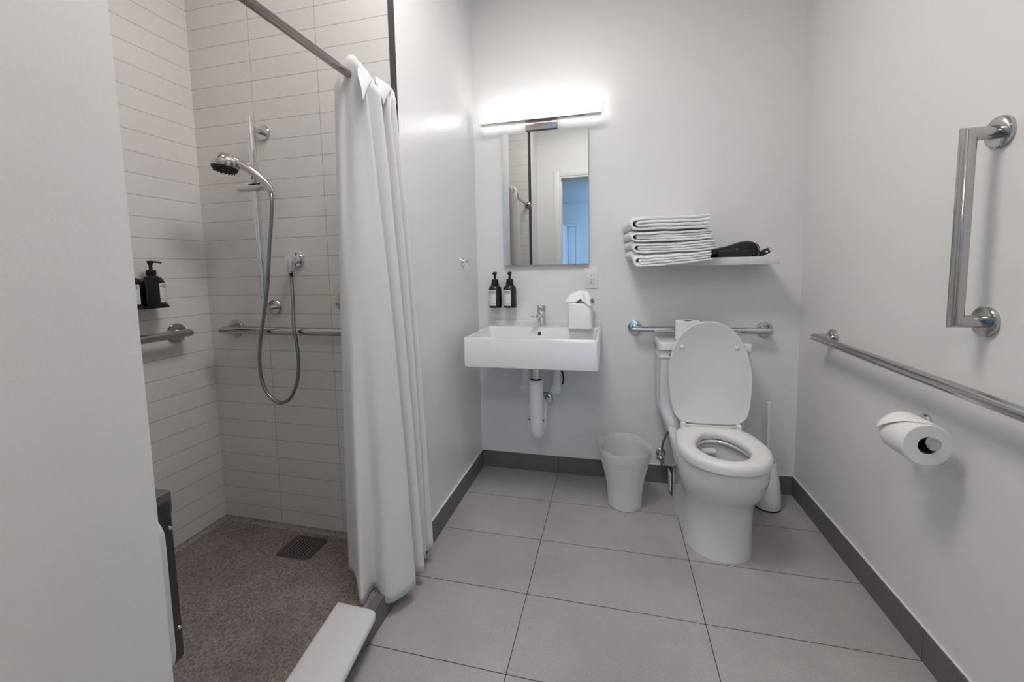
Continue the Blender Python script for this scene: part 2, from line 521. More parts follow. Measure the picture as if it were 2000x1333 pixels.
def grab_bar(name, a, c, nrm, off, label, mat='chrome', r=0.016, group=None):
    a, c, nrm = Vector(a), Vector(c), Vector(nrm)
    t = thing(name, a, label, 'grab bar', group)
    bm = B(); tube(bm, [a+nrm*0.002, a+nrm*off, c+nrm*off, c+nrm*0.002], r, 24); obj('bar', bm, mat, t, 50)
    for p in (a, c):
        bm = B(); flange(bm, p, nrm); obj('flange', bm, mat, t)
    return t

WB, WR = D+0.006, W+0.004
grab_bar('grab_bar', (0.890, WB, 0.864), (1.520, WB, 0.862), (0, -1, 0), 0.062, 'horizontal chrome grab bar on the wall behind the toilet')
grab_bar('grab_bar', (WR, 2.027, 0.876), (WR, 0.960, 0.866), (-1, 0, 0), 0.066, 'long horizontal steel grab bar on the right wall above the paper roll', 'steel')
grab_bar('grab_bar', (WR, 1.293, 1.500), (WR, 1.293, 1.040), (-1, 0, 0), 0.066, 'vertical steel grab bar on the right wall above the long bar', 'steel')
grab_bar('grab_bar', (-0.809, DS, 0.964), (-0.10, DS, 0.964), (0, -1, 0), 0.060, 'horizontal steel grab bar below the hand shower on the back tile wall', 'steel')
grab_bar('grab_bar', (XS, 1.307, 0.966), (XS, 0.70, 0.966), (1, 0, 0), 0.060, 'short stretch of steel grab bar under the black bottles on the left tile wall', 'steel')

# ---------------------------------------------------------------- shower curtain rod
RX, RZ = -0.036, 1.817
t = thing('shower_curtain_rod', (RX, YN, RZ), 'brushed steel curtain rod spanning the top of the shower opening', 'curtain rod')
b = B(); tube(b, [(RX, YN+0.002, RZ), (RX, DS-0.002, RZ)], 0.0125, 24); obj('rod', b, 'rod_steel', t)
for y, s in ((YN, 1), (DS, -1)):
    b = B(); lathe(b, [(0.034, 0), (0.034, 0.006), (0.026, 0.016), (0.018, 0.02), (0.0175, 0.03), (0.0126, 0.032)], (RX, y, RZ), (0, s, 0), 32); obj('flange', b, 'steel', t)

# ---------------------------------------------------------------- shower curtain
def curtain():
    # plan of the cloth (x, y) at three heights; the ridges towards the room follow the photograph
    top = [(-0.098, 1.232), (-0.070, 1.222), (-0.050, 1.226), (-0.030, 1.219), (-0.004, 1.212), (0.020, 1.216), (-0.010, 1.240), (-0.075, 1.262), (-0.020, 1.282), (0.022, 1.300), (-0.015, 1.315), (-0.075, 1.330), (-0.020, 1.345), (0.020, 1.352), (-0.015, 1.375), (-0.075, 1.395), (-0.020, 1.412), (0.008, 1.425), (-0.02, 1.436), (-0.055, 1.440)]
    mid = [(-0.106, 1.208), (-0.085, 1.196), (-0.055, 1.190), (-0.022, 1.202), (0.012, 1.225), (0.045, 1.272), (0.012, 1.292), (-0.030, 1.300), (0.005, 1.320), (0.046, 1.346), (0.015, 1.362), (-0.030, 1.372), (0.005, 1.390), (0.044, 1.412), (0.012, 1.418), (-0.03, 1.420), (0.01, 1.432), (0.046, 1.448), (0.018, 1.450), (-0.020, 1.446)]
    bot = [(-0.176, 1.268), (-0.128, 1.238), (-0.040, 1.142), (-0.040, 1.222), (0.022, 1.204), (0.080, 1.292), (0.045, 1.312), (-0.005, 1.322), (0.030, 1.345), (0.078, 1.370), (0.045, 1.385), (0.000, 1.392), (0.025, 1.412), (0.050, 1.440), (0.035, 1.447), (0.012, 1.449), (0.030, 1.465), (0.060, 1.492), (0.040, 1.497), (0.020, 1.500)]
    zt = [1.800, 1.835, 1.868, 1.876, 1.862, 1.806, 1.862, 1.872, 1.842, 1.800, 1.845, 1.862, 1.842, 1.826, 1.850, 1.860, 1.850, 1.838, 1.848, 1.850]
    zb = [0.100, 0.095, 0.088, 0.088, 0.055, 0.060, 0.060, 0.060, 0.060, 0.058, 0.058, 0.058, 0.058, 0.058, 0.058, 0.06, 0.06, 0.062, 0.062, 0.062]
    SUB = 7
    T = smooth_pts([(x, y, z) for (x, y), z in zip(top, zt)], SUB)
    Mi = smooth_pts([(x, y, 0) for x, y in mid], SUB)
    Bo = smooth_pts([(x, y, z) for (x, y), z in zip(bot, zb)], SUB)
    NV = 60
    bm = B(); uvl = bm.loops.layers.uv.new('UVMap')
    rows = []; us = [0]
    for i in range(1, len(Mi)): us.append(us[-1] + (Vector(Mi[i]) - Vector(Mi[i-1])).length)
    for j in range(NV+1):
        v = j/NV            # 0 at the top
        row = []
        for i in range(len(T)):
            z = T[i].z + (Bo[i].z-T[i].z)*v
            # quadratic through top (v=0), middle (v=.45), bottom (v=1)
            vm = 0.44
            l0 = (v-vm)*(v-1)/((0-vm)*(0-1)); l1 = v*(v-1)/(vm*(vm-1)); l2 = v*(v-vm)/((1-vm)*1)
            x = T[i].x*l0 + Mi[i].x*l1 + Bo[i].x*l2
            y = T[i].y*l0 + Mi[i].y*l1 + Bo[i].y*l2
            w = 0.0035*(noise.noise(Vector((us[i]*14, z*2.2, 3.1))))*(0.3+v)
            row.append(bm.verts.new((x+w, y+w*0.6, z)))
        rows.append(row)
    for j in range(NV):
        for i in range(len(T)-1):
            f = bm.faces.new((rows[j][i], rows[j+1][i], rows[j+1][i+1], rows[j][i+1]))
            for lp, (ii, jj) in zip(f.loops, ((i, j), (i, j+1), (i+1, j+1), (i+1, j))):
                lp[uvl].uv = (us[ii], jj/NV*1.78)
    for f in bm.faces: f.smooth = True
    tt = thing('shower_curtain', (RX, 1.32, Z0), 'white waffle shower curtain gathered at the far end of the rod', 'curtain')
    o = obj('curtain_panel', bm, 'curtain_cloth', tt, recalc=False)
    sm = o.modifiers.new('thickness', 'SOLIDIFY'); sm.thickness = 0.0022; sm.offset = 0
    # folded-over corners of the heading between the rings
    for tri in (((0.000, 1.222, 1.848), (0.024, 1.2535, 1.806), (0.027, 1.189, 1.715), (0.012, 1.192, 1.795)),
                ((0.000, 1.312, 1.846), (0.018, 1.3926, 1.834), (0.021, 1.3204, 1.751), (0.016, 1.306, 1.795)),
                ((0.002, 1.400, 1.846), (0.012, 1.408, 1.830), (0.015, 1.380, 1.730), (0.010, 1.362, 1.772))):
        fb = B(); n_ = 8
        a0, a1, a2, a3 = (Vector(p) for p in tri)
        g = []
        for i in range(n_+1):
            u_ = i/n_
            row = []
            for j in range(n_+1):
                v_ = j/n_
                p = (a0*(1-u_)+a1*u_)*(1-v_)+(a3*(1-u_)+a2*u_)*v_
                p += Vector((0.006*sin(pi*u_)*(1-v_*0.5), -0.004*sin(pi*v_), 0))
                row.append(fb.verts.new(p))
            g.append(row)
        for i in range(n_):
            for j in range(n_): fb.faces.new((g[i][j], g[i+1][j], g[i+1][j+1], g[i][j+1]))
        fo = obj('heading_flap', fb, 'curtain_cloth', tt)
        ms = fo.modifiers.new('thickness', 'SOLIDIFY'); ms.thickness = 0.0022; ms.offset = 0
    # cloth rings of the heading around the rod
    for y in (1.226, 1.253, 1.287, 1.322, 1.347, 1.383, 1.415, 1.436):
        b_ = B()
        ring = [(RX+0.019*cos(a), y+0.004*sin(a*2), RZ+0.019*sin(a)) for a in [2*pi*k/28 for k in range(28)]]
        cen = Vector((RX, y, RZ)); rr = []
        for k in range(28):
            p = Vector(ring[k]); d = (p-cen).normalized()
            rr.append([p + 0.0035*cos(q)*d + Vector((0, 0.0035*sin(q), 0)) for q in [2*pi*m/8 for m in range(8)]])
        rr.append(rr[0])
        vr = [[b_.verts.new(p) for p in r] for r in rr[:-1]]
        for k in range(28):
            A_, B_ = vr[k], vr[(k+1) % 28]
            for m in range(8): b_.faces.new((A_[m], A_[(m+1) % 8], B_[(m+1) % 8], B_[m]))
        obj('ring', b_, 'plastic_white', tt)
curtain()

# ---------------------------------------------------------------- shower fittings on the back tile wall
RLX, RLY = -0.601, DS-0.062
t = thing('shower_rail', (RLX, DS, 1.03), 'chrome vertical slide rail on the back tile wall of the shower', 'shower rail')
b = B(); tube(b, [(RLX-0.004, RLY, 1.806), (RLX+0.004, RLY, 1.028)], 0.0115, 24); obj('rail', b, 'chrome_bright', t)
for z in (1.763, 1.056):
    b = B(); lathe(b, [(0.032, 0), (0.032, 0.008), (0.029, 0.012), (0.010, 0.0125), (0.010, 0.062)], (RLX, DS, z), (0, -1, 0), 36)
    obj('wall_mount', b, 'chrome', t)
b = B(); tube(b, [(-0.672, RLY-0.004, 1.539), (-0.60, RLY-0.006, 1.539), (-0.532, RLY-0.010, 1.540)], [0.0165, 0.0185, 0.0170], 20)
lathe(b, [(0.0175, -0.020), (0.0175, 0.022)], (RLX, RLY, 1.548), (0, 0, 1), 20)
s = obj('slider', b, 'chrome', t)
b = B(); lathe(b, [(0.015, -0.014), (0.0165, 0.016)], (-0.530, RLY-0.016, 1.536), (-0.55, -0.25, 0.75), 20); obj('cradle', b, 'chrome', s)

t = thing('hand_shower', (-0.527, RLY-0.02, 1.53), 'chrome hand shower with a black spray face resting in the rail slider', 'shower head')
hp = smooth_pts([(-0.514, RLY-0.012, 1.512), (-0.536, RLY-0.026, 1.552), (-0.566, RLY-0.046, 1.588), (-0.598, RLY-0.066, 1.613), (-0.628, RLY-0.078, 1.630)], 6)
hr_ = [0.0115+0.0055*i/(len(hp)-1)+0.002*sin(pi*i/(len(hp)-1)) for i in range(len(hp))]
b = B(); tube(b, hp, hr_, 20); obj('handle', b, 'chrome', t)
hc = Vector((-0.647, RLY-0.082, 1.626)); hd = Vector((-0.10, -0.14, -1.0)).normalized()
b = B(); lathe(b, [(0.004, -0.024), (0.024, -0.022), (0.038, -0.014), (0.047, -0.003), (0.0505, 0.010), (0.0500, 0.022), (0.046, 0.028), (0.040, 0.0285)], hc, hd, 48); obj('head', b, 'chrome', t)
b = B(); lathe(b, [(0.0445, 0.024), (0.0435, 0.034), (0.037, 0.040), (0.0, 0.042)], hc, hd, 40)
x_, y_ = frame_for(hd)
for ring_, cnt in ((0.012, 6), (0.023, 11), (0.034, 16)):
    for k in range(cnt):
        a = 2*pi*k/cnt
        lathe(b, [(0.0028, 0.036), (0.0020, 0.046)], hc + ring_*(cos(a)*x_+sin(a)*y_), hd, 6)
obj('spray_face', b, 'black_rubber', t)

t = thing('shower_outlet', (-0.474, DS, 1.25), 'round chrome wall elbow feeding the shower hose', 'pipe fitting')
b = B(); lathe(b, [(0.030, 0), (0.030, 0.012), (0.027, 0.016), (0.017, 0.017), (0.017, 0.05), (0.015, 0.055)], (-0.474, DS, 1.250), (0, -1, 0), 36); obj('wall_plate', b, 'chrome_bright', t)
b = B(); tube(b, [(-0.468, DS-0.035, 1.250), (-0.468, DS-0.062, 1.250)], 0.018, 24); tube(b, [(-0.466, DS-0.055, 1.245), (-0.466, DS-0.055, 1.215)], [0.0135, 0.0125], 20); obj('elbow', b, 'chrome_bright', t)
b = B(); lathe(b, [(0.0115, 0), (0.0125, 0.004), (0.0125, 0.016), (0.010, 0.02)], (-0.466, DS-0.055, 1.196), (0, 0, 1), 8); obj('nut', b, 'chrome', t)

hy = RLY-0.014
hose = smooth_pts([(-0.517, hy, 1.510), (-0.510, hy-0.006, 1.47), (-0.516, hy-0.008, 1.40), (-0.530, hy-0.010, 1.306), (-0.552, hy-0.012, 1.145), (-0.577, hy-0.016, 1.021), (-0.604, hy-0.018, 0.895), (-0.608, hy-0.018, 0.789), (-0.584, hy-0.018, 0.717), (-0.534, hy-0.018, 0.680), (-0.478, hy-0.018, 0.696), (-0.437, hy-0.018, 0.766), (-0.425, hy-0.017, 0.850), (-0.431, DS-0.091, 0.930), (-0.440, DS-0.089, 0.985), (-0.450, DS-0.074, 1.060), (-0.460, DS-0.061, 1.130), (-0.4655, DS-0.0555, 1.180), (-0.466, DS-0.055, 1.197)], 24)
b = B(); tube(b, hose, [0.0072 if i % 2 else 0.0060 for i in range(len(hose))], 10)
tag(obj('shower_hose', b, 'braid', None, 80), 'flexible metal shower hose hanging in a long loop over the grab bar', 'hose')

t = thing('shower_valve', (-0.262, DS, 1.092), 'round chrome shower valve plate half hidden by the curtain', 'shower valve')
b = B(); lathe(b, [(0.064, 0), (0.064, 0.004), (0.060, 0.009), (0.026, 0.012), (0.026, 0.040), (0.022, 0.046)], (-0.252, DS, 1.092), (0, -1, 0), 48); obj('plate', b, 'chrome', t)
b = B(); tube(b, [(-0.252, DS-0.038, 1.092), (-0.215, DS-0.048, 1.03)], [0.011, 0.008], 16); obj('handle', b, 'chrome', t)

# shower bottles ---------------------------------------------------------------
def arc_patch(bm, c, r, a0, a1, z0_, z1_, n=12):
    va = []
    for k in range(n+1):
        a = a0+(a1-a0)*k/n
        va.append((bm.verts.new((c[0]+r*cos(a), c[1]+r*sin(a), z0_)), bm.verts.new((c[0]+r*cos(a), c[1]+r*sin(a), z1_))))
    for p, q in zip(va[:-1], va[1:]): bm.faces.new((p[0], q[0], q[1], p[1]))

def dispenser(name, base, label, group, face, nozzle, s=1.0, r=0.037, bracket=None, short=False):
    x, y, z = base
    t = thing(name, base, label, 'soap dispenser', group)
    b = B(); lathe(b, [(0.0, 0), (r*0.92, 0), (r, 0.004*s), (r, 0.104*s), (r*0.95, 0.114*s), (r*0.80, 0.124*s), (r*0.52, 0.133*s), (0.0165*s, 0.136*s), (0.0165*s, 0.142*s)], base, (0, 0, 1), 40); body = obj('bottle', b, 'black_glass', t)
    lb = B(); arc_patch(lb, (x, y), r+0.0006, face-0.72, face+0.72, z+0.013*s, z+0.101*s, 16); lab = obj('label', lb, 'label_paper', t)
    ib = B()
    for (u0, u1, zz, hh) in ((-0.30, 0.62, 0.093, 0.0030), (-0.46, 0.62, 0.0865, 0.0026), (-0.10, 0.62, 0.0810, 0.0020), (-0.65, -0.36, 0.029, 0.0024), (0.18, 0.62, 0.026, 0.0024)):
        arc_patch(ib, (x, y), r+0.0011, face+u0, face+u1, z+(zz-hh/2)*s, z+(zz+hh/2)*s, 8)
    obj('print', ib, 'label_ink', lab)
    b = B(); lathe(b, [(0.0185*s, 0.138*s), (0.0195*s, 0.140*s), (0.0195*s, 0.158*s), (0.017*s, 0.161*s), (0.0075*s, 0.163*s), (0.0065*s, 0.180*s)], base, (0, 0, 1), 28); obj('collar', b, 'black_plastic', t)
    b = B()
    lathe(b, [(0.0055*s, 0.176*s), (0.0075*s, 0.182*s), (0.0125*s, 0.196*s), (0.0125*s, 0.201*s), (0.009*s, 0.203*s)], base, (0, 0, 1), 24)
    d = Vector((cos(nozzle), sin(nozzle), 0))
    tube(b, [Vector(base)+Vector((0, 0, 0.197*s)), Vector(base)+Vector((0, 0, 0.1975*s))+d*0.024*s, Vector(base)+Vector((0, 0, 0.192*s))+d*0.040*s], [0.0052*s, 0.0045*s, 0.0034*s], 12)
    obj('pump', b, 'black_plastic', t)
    if bracket is not None:
        bx, by = bracket
        dd = (Vector((bx, by, 0))-Vector((x, y, 0)))
        b = B(); cpt = Vector((x, y, z+0.1375*s))
        lathe(b, [(0.0215*s, -0.004), (0.0225*s, -0.004), (0.0225*s, 0.004), (0.0215*s, 0.004)], cpt, (0, 0, 1), 28)
        tube(b, [cpt+dd.normalized()*0.018*s, cpt+dd], 0.006, 8)
        obj('wall_bracket', b, 'black_plastic', t)
    return t

dispenser('soap_dispenser', (0.1215, 2.300, 0.976), 'left one of the two black pump bottles above the sink', 'pump bottles above the sink', radians(-112), radians(-92), 1.0, 0.0365, (0.1215, WB))
dispenser('soap_dispenser', (0.2080, 2.300, 0.976), 'black pump bottle above the sink on the side nearer the faucet', 'pump bottles above the sink', radians(-112), radians(-92), 1.0, 0.0365, (0.2080, WB))

t = thing('bottle_holder', (XS, 1.185, 1.08), 'black wall tray holding the pump bottles in the shower', 'bottle holder')
b = B(); box(b, XS, XS+0.006, 1.08, 1.244, 1.083, 1.15, 0.002); obj('back_plate', b, 'black_plastic', t)
b = B(); box(b, XS+0.086, XS+0.094, 1.146, 1.194, 1.079, 1.196, 0.004, 2); obj('front_clip', b, 'black_plastic', t)
b = B()
lathe(b, [(0.0, 0), (0.040, 0), (0.045, 0.006), (0.045, 0.012), (0.042, 0.012), (0.040, 0.008), (0.0, 0.008)], (XS+0.048, 1.120, 1.078), (0, 0, 1), 36)
lathe(b, [(0.0, 0), (0.040, 0), (0.045, 0.006), (0.045, 0.012), (0.042, 0.012), (0.040, 0.008), (0.0, 0.008)], (XS+0.048, 1.198, 1.078), (0, 0, 1), 36)
box(b, XS+0.004, XS+0.093, 1.14, 1.225, 1.077, 1.085, 0.003); obj('tray', b, 'black_plastic', t)
dispenser('soap_dispenser', (XS+0.048, 1.122, 1.0868), 'black pump bottle in the shower beside the edge of the white wall', 'pump bottles in the shower', radians(-28), radians(-80), 0.80, 0.0375)
dispenser('soap_dispenser', (XS+0.048, 1.2005, 1.0868), 'black pump bottle in the shower farther from the edge of the white wall', 'pump bottles in the shower', radians(24), radians(60), 0.82, 0.0375)

# folded shower seat -------------------------------------------------------------
t = thing('folding_shower_bench', (-0.25, YN, 0.40), 'folded up shower seat with a dark frame on the shower end wall', 'shower bench')
def rslab(bm, x0, x1, y0, y1, z0_, z1_, r, n=8):
    """slab facing y whose four corners are rounded"""
    pts = []
    for cx_, cz_, a0 in ((x1-r, z1_-r, 0), (x0+r, z1_-r, pi/2), (x0+r, z0_+r, pi), (x1-r, z0_+r, 1.5*pi)):
        for k in range(n+1):
            a = a0+k*pi/2/n; pts.append((cx_+r*cos(a), cz_+r*sin(a)))
    e = 0.004
    def ring(y, ins): 
        c = ((x0+x1)/2, (z0_+z1_)/2)
        return [(c[0]+(px-c[0])*(1-ins/abs(x1-x0)*2), y, c[1]+(pz-c[1])*(1-ins/abs(z1_-z0_)*2)) for px, pz in pts]
    loft(bm, [ring(y0, e), ring(y0+e, 0), ring(y1-e, 0), ring(y1, e)])
b = B(); rslab(b, -0.44, -0.019, YN+0.003, YN+0.024, 0.452, 0.760, 0.04); obj('seat_panel', b, 'seat_white', t)
b = B(); rslab(b, -0.43, -0.050, YN+0.024, YN+0.060, 0.435, 0.783, 0.022); obj('frame', b, 'seat_dark', t)
b = B(); box(b, -0.43, -0.052, YN+0.002, YN+0.062, 0.742, 0.786, 0.0015, 1); obj('hinge_rail', b, 'bench_grey', t)
for z in (0.716, 0.512):
    b = B(); lathe(b, [(0.004, 0), (0.003, 0.003), (0.0, 0.004)], (-0.0505, YN+0.052, z), (1, 0, 0), 12); obj('rivet', b, 'chrome_bright', t)

# floor drain ---------------------------------------------------------------------
t = thing('floor_drain', (-0.452, 1.358, Z0), 'square dark metal drain grate set in the speckled shower floor', 'drain')
def rrect(x0, x1, y0, y1, r, z, n=5):
    pts = []
    for cx_, cy_, a0 in ((x1-r, y1-r, 0), (x0+r, y1-r, pi/2), (x0+r, y0+r, pi), (x1-r, y0+r, 1.5*pi)):
        for k in range(n+1):
            a = a0+k*pi/2/n; pts.append((cx_+r*cos(a), cy_+r*sin(a), z))
    return pts
b = B(); loft(b, [rrect(-0.530, -0.374, 1.292, 1.424, 0.02, Z0), rrect(-0.528, -0.376, 1.294, 1.422, 0.02, Z0+0.003), rrect(-0.504, -0.400, 1.318, 1.398, 0.008, Z0+0.002), rrect(-0.504, -0.400, 1.318, 1.398, 0.008, Z0-0.001)], False, False); obj('frame', b, 'drain_metal', t)
b = B(); box(b, -0.505, -0.399, 1.317, 1.399, Z0-0.001, Z0+0.0005); obj('pit', b, 'drain_pit', t)
b = B()
for k in range(8):
    x = -0.4995+k*0.0136
    box(b, x-0.0030, x+0.0030, 1.318, 1.398, Z0+0.0005, Z0+0.0032, 0.0008, 1)
obj('grate', b, 'grate_metal', t)

# folded bath mat on the step ------------------------------------------------------
def bath_mat():
    A = Vector((-0.120, 1.128, 0)); du = Vector((0.999, -0.035, 0)); dv = Vector((0.124, -0.992, 0))
    Wm, Lm, R = 0.156, 0.55, 0.03
    nu, nv = 22, 60
    bm = B()
    def P(u, v, top):
        x = A + du*(u*Wm) + dv*(v*Lm)
        # rounded corners in plan
        cu = min(u, 1-u)*Wm; cv = min(v, 1-v)*Lm
        if cu < R and cv < R:
            dx, dy = R-cu, R-cv; l = sqrt(dx*dx+dy*dy)
            if l > R:
                k = R/l
                nu_ = (R-dx*k)/Wm; nv_ = (R-dy*k)/Lm
                uu = nu_ if u < 0.5 else 1-nu_; vv = nv_ if v < 0.5 else 1-nv_
                x = A + du*(uu*Wm) + dv*(vv*Lm)
        edge = min(1.0, min(cu, cv)/0.016)
        prof = sqrt(max(0, 1-(1-edge)**2))
        over = max(0, x.x-0.012)
        droop = -over*0.22-over*over*1.0
        wav = 0.003*noise.noise(Vector((x.x*9, x.y*7, 1.7)))
        zm = Z0+0.0135+droop
        z = zm + (0.0125*prof+wav*prof if top else -0.0125*prof)
        return (x.x, x.y, z)
    T = [[bm.verts.new(P(i/nu, j/nv, True)) for i in range(nu+1)] for j in range(nv+1)]
    Bt = [[(T[j][i] if i in (0, nu) or j in (0, nv) else bm.verts.new(P(i/nu, j/nv, False))) for i in range(nu+1)] for j in range(nv+1)]
    for j in range(nv):
        for i in range(nu):
            for G, rev in ((T, 0), (Bt, 1)):
                q = [G[j][i], G[j][i+1], G[j+1][i+1], G[j+1][i]]
                if rev: q.reverse()
                try: bm.faces.new(q)
                except ValueError: pass
    o = obj('bath_mat', bm, 'mat_terry', None, 70)
    tag(o, 'folded white bath mat lying across the edge of the shower step', 'bath mat')
bath_mat()

# robe hook --------------------------------------------------------------------------
t = thing('robe_hook', (0, 2.097, 1.239), 'small round chrome hook on the left wall near the sink corner', 'hook')
b = B(); lathe(b, [(0.024, 0), (0.024, 0.005), (0.021, 0.009), (0.008, 0.010)], (0, 2.097, 1.239), (1, 0, 0), 32); obj('wall_plate', b, 'chrome_bright', t)
b = B(); lathe(b, [(0.0075, 0.008), (0.0065, 0.03), (0.009, 0.034), (0.016, 0.038), (0.0165, 0.043), (0.014, 0.045)], (0, 2.097, 1.239), (1, 0, 0), 28); obj('knob', b, 'chrome_bright', t)

# ================================================================ vanity wall
# vanity light
t = thing('vanity_light', (0.394, WB, 1.985), 'long glowing bar lamp on the wall above the mirror', 'lamp')
b = B(); box(b, 0.306, 0.481, WB-0.024, WB, 1.952, 2.06, 0.002); obj('canopy', b, 'nickel', t)
b = B(); box(b, 0.340, 0.448, WB-0.05, WB-0.024, 1.992, 2.03, 0.002); obj('arm', b, 'nickel', t)
b = B(); box(b, 0.064, 0.720, 2.262, 2.306, 1.990, 2.043, 0.006, 3); obj('diffuser', b, 'lamp_glow', t)
b = B(); box(b, 0.10, 0.684, 2.306, 2.322, 2.004, 2.030, 0.002); obj('glow_shield', b, 'plastic_white', t)  # unseen strip behind the diffuser, added to limit glow on the wall
b = B(); box(b, 0.066, 0.718, 2.268, 2.316, 1.9835, 1.990, 0.002); obj('lower_cover', b, 'chrome', t)
b = B(); box(b, 0.058, 0.0635, 2.260, 2.308, 1.987, 2.045, 0.002); obj('end_cap', b, 'plastic_white', t)
b = B(); box(b, 0.7205, 0.726, 2.260, 2.308, 1.987, 2.045, 0.002); obj('end_cap', b, 'plastic_white', t)

# mirror
t = thing('wall_mirror', (0.407, WB, 1.215), 'frameless rectangular mirror above the sink', 'mirror')
b = B(); box(b, 0.169, 0.645, 2.333, WB, 1.2155, 1.941); obj('backing', b, 'mirror_edge', t)
b = B(); box(b, 0.168, 0.646, 2.330, 2.3335, 1.2145, 1.942, 0.0008, 1); obj('glass', b, 'mirror_glass', t)

# electrical outlet
t = thing('wall_outlet', (0.658, WB, 1.138), 'white electrical outlet plate beside the lower corner of the mirror', 'outlet')
b = B(); box(b, 0.621, 0.694, WB-0.006, WB, 1.079, 1.198, 0.003); obj('cover_plate', b, 'outlet_white', t)
b = B(); box(b, 0.640, 0.675, WB-0.0085, WB-0.005, 1.104, 1.173, 0.0015); rc = obj('receptacle', b, 'plastic_white', t)
b = B()
for z in (1.158, 1.122):
    box(b, 0.6505, 0.6525, WB-0.0092, WB-0.008, z-0.001, z+0.007); box(b, 0.662, 0.664, WB-0.0092, WB-0.008, z-0.001, z+0.006)
    lathe(b, [(0.0025, 0), (0.0025, 0.0012)], (0.6575, WB-0.008, z-0.009), (0, -1, 0), 10)
obj('slots', b, 'slot_dark', rc)

# sink ---------------------------------------------------------------------------------
SX0, SX1, SY0, SZ1, SZ0 = 0.081, 0.711, 1.864, 0.872, 0.730
t = thing('wall_sink', ((SX0+SX1)/2, WB, SZ0), 'white rectangular wall-hung sink below the mirror', 'sink')
b = B()
def rr(x0, x1, y0, y1, r, z): return rrect(x0, x1, y0, y1, r, z, 5)
SYB = WB
loft(b, [rr(SX0+0.004, SX1-0.004, SY0+0.004, SYB, 0.006, SZ0), rr(SX0, SX1, SY0, SYB, 0.008, SZ0+0.004), rr(SX0, SX1, SY0, SYB, 0.008, SZ1-0.004), rr(SX0+0.003, SX1-0.003, SY0+0.003, SYB-0.001, 0.008, SZ1),
         rr(SX0+0.014, SX1-0.014, SY0+0.014, SYB-0.104, 0.010, SZ1), rr(SX0+0.018, SX1-0.018, SY0+0.018, SYB-0.108, 0.012, SZ1-0.005),
         rr(SX0+0.028, SX1-0.028, SY0+0.030, SYB-0.118, 0.03, SZ1-0.085), rr(SX0+0.05, SX1-0.05, SY0+0.06, SYB-0.15, 0.05, SZ1-0.108), rr(SX0+0.25, SX1-0.25, SY0+0.17, SYB-0.22, 0.03, SZ1-0.115)], True, True)
obj('basin', b, 'porcelain', t, 40)
b = B(); box(b, SX0+0.004, SX1-0.002, WB-0.014, WB, SZ1-0.004, SZ1+0.026, 0.004, 2); obj('back_lip', b, 'porcelain', t)
b = B(); lathe(b, [(0.0125, -0.004), (0.0125, 0.0015), (0.0095, 0.002)], (0.3845, WB-0.1115, SZ1-0.034), (0, -1, 0.1), 24); ov = obj('overflow_ring', b, 'chrome_bright', t)
b = B(); lathe(b, [(0.0088, 0.0015), (0.0088, 0.0026)], (0.3845, WB-0.1115, SZ1-0.034), (0, -1, 0.1), 20); obj('overflow_hole', b, 'slot_dark', ov)
b = B(); lathe(b, [(0.03, -0.002), (0.032, 0.002), (0.028, 0.005), (0.0, 0.007)], (0.39, SY0+0.22, SZ1-0.114), (0, 0, 1), 32); obj('drain_plug', b, 'chrome_bright', t)

# faucet
FX, FY = 0.3875, 2.297
t = thing('faucet', (FX, FY, SZ1), 'small chrome single-lever faucet at the back of the sink', 'faucet')
b = B(); lathe(b, [(0.0275, 0), (0.0275, 0.004), (0.024, 0.007), (0.0235, 0.078), (0.0225, 0.081)], (FX, FY, SZ1), (0, 0, 1), 36); obj('body', b, 'chrome_bright', t)
b = B(); box(b, FX-0.016, FX+0.016, FY-0.112, FY-0.012, SZ1+0.050, SZ1+0.067, 0.005, 3)
bmesh.ops.rotate(b, verts=b.verts, cent=(FX, FY, SZ1+0.058), matrix=Matrix.Rotation(radians(-14), 3, 'Z') @ Matrix.Rotation(radians(-4), 3, 'X')); obj('spout', b, 'chrome_bright', t)
b = B(); lathe(b, [(0.0225, 0.0825), (0.0235, 0.084), (0.0235, 0.114), (0.021, 0.118), (0.0, 0.119)], (FX, FY, SZ1), (0, 0, 1), 36); box(b, FX-0.011, FX+0.011, FY-0.062, FY, SZ1+0.107, SZ1+0.118, 0.003, 2); obj('lever', b, 'chrome', t)

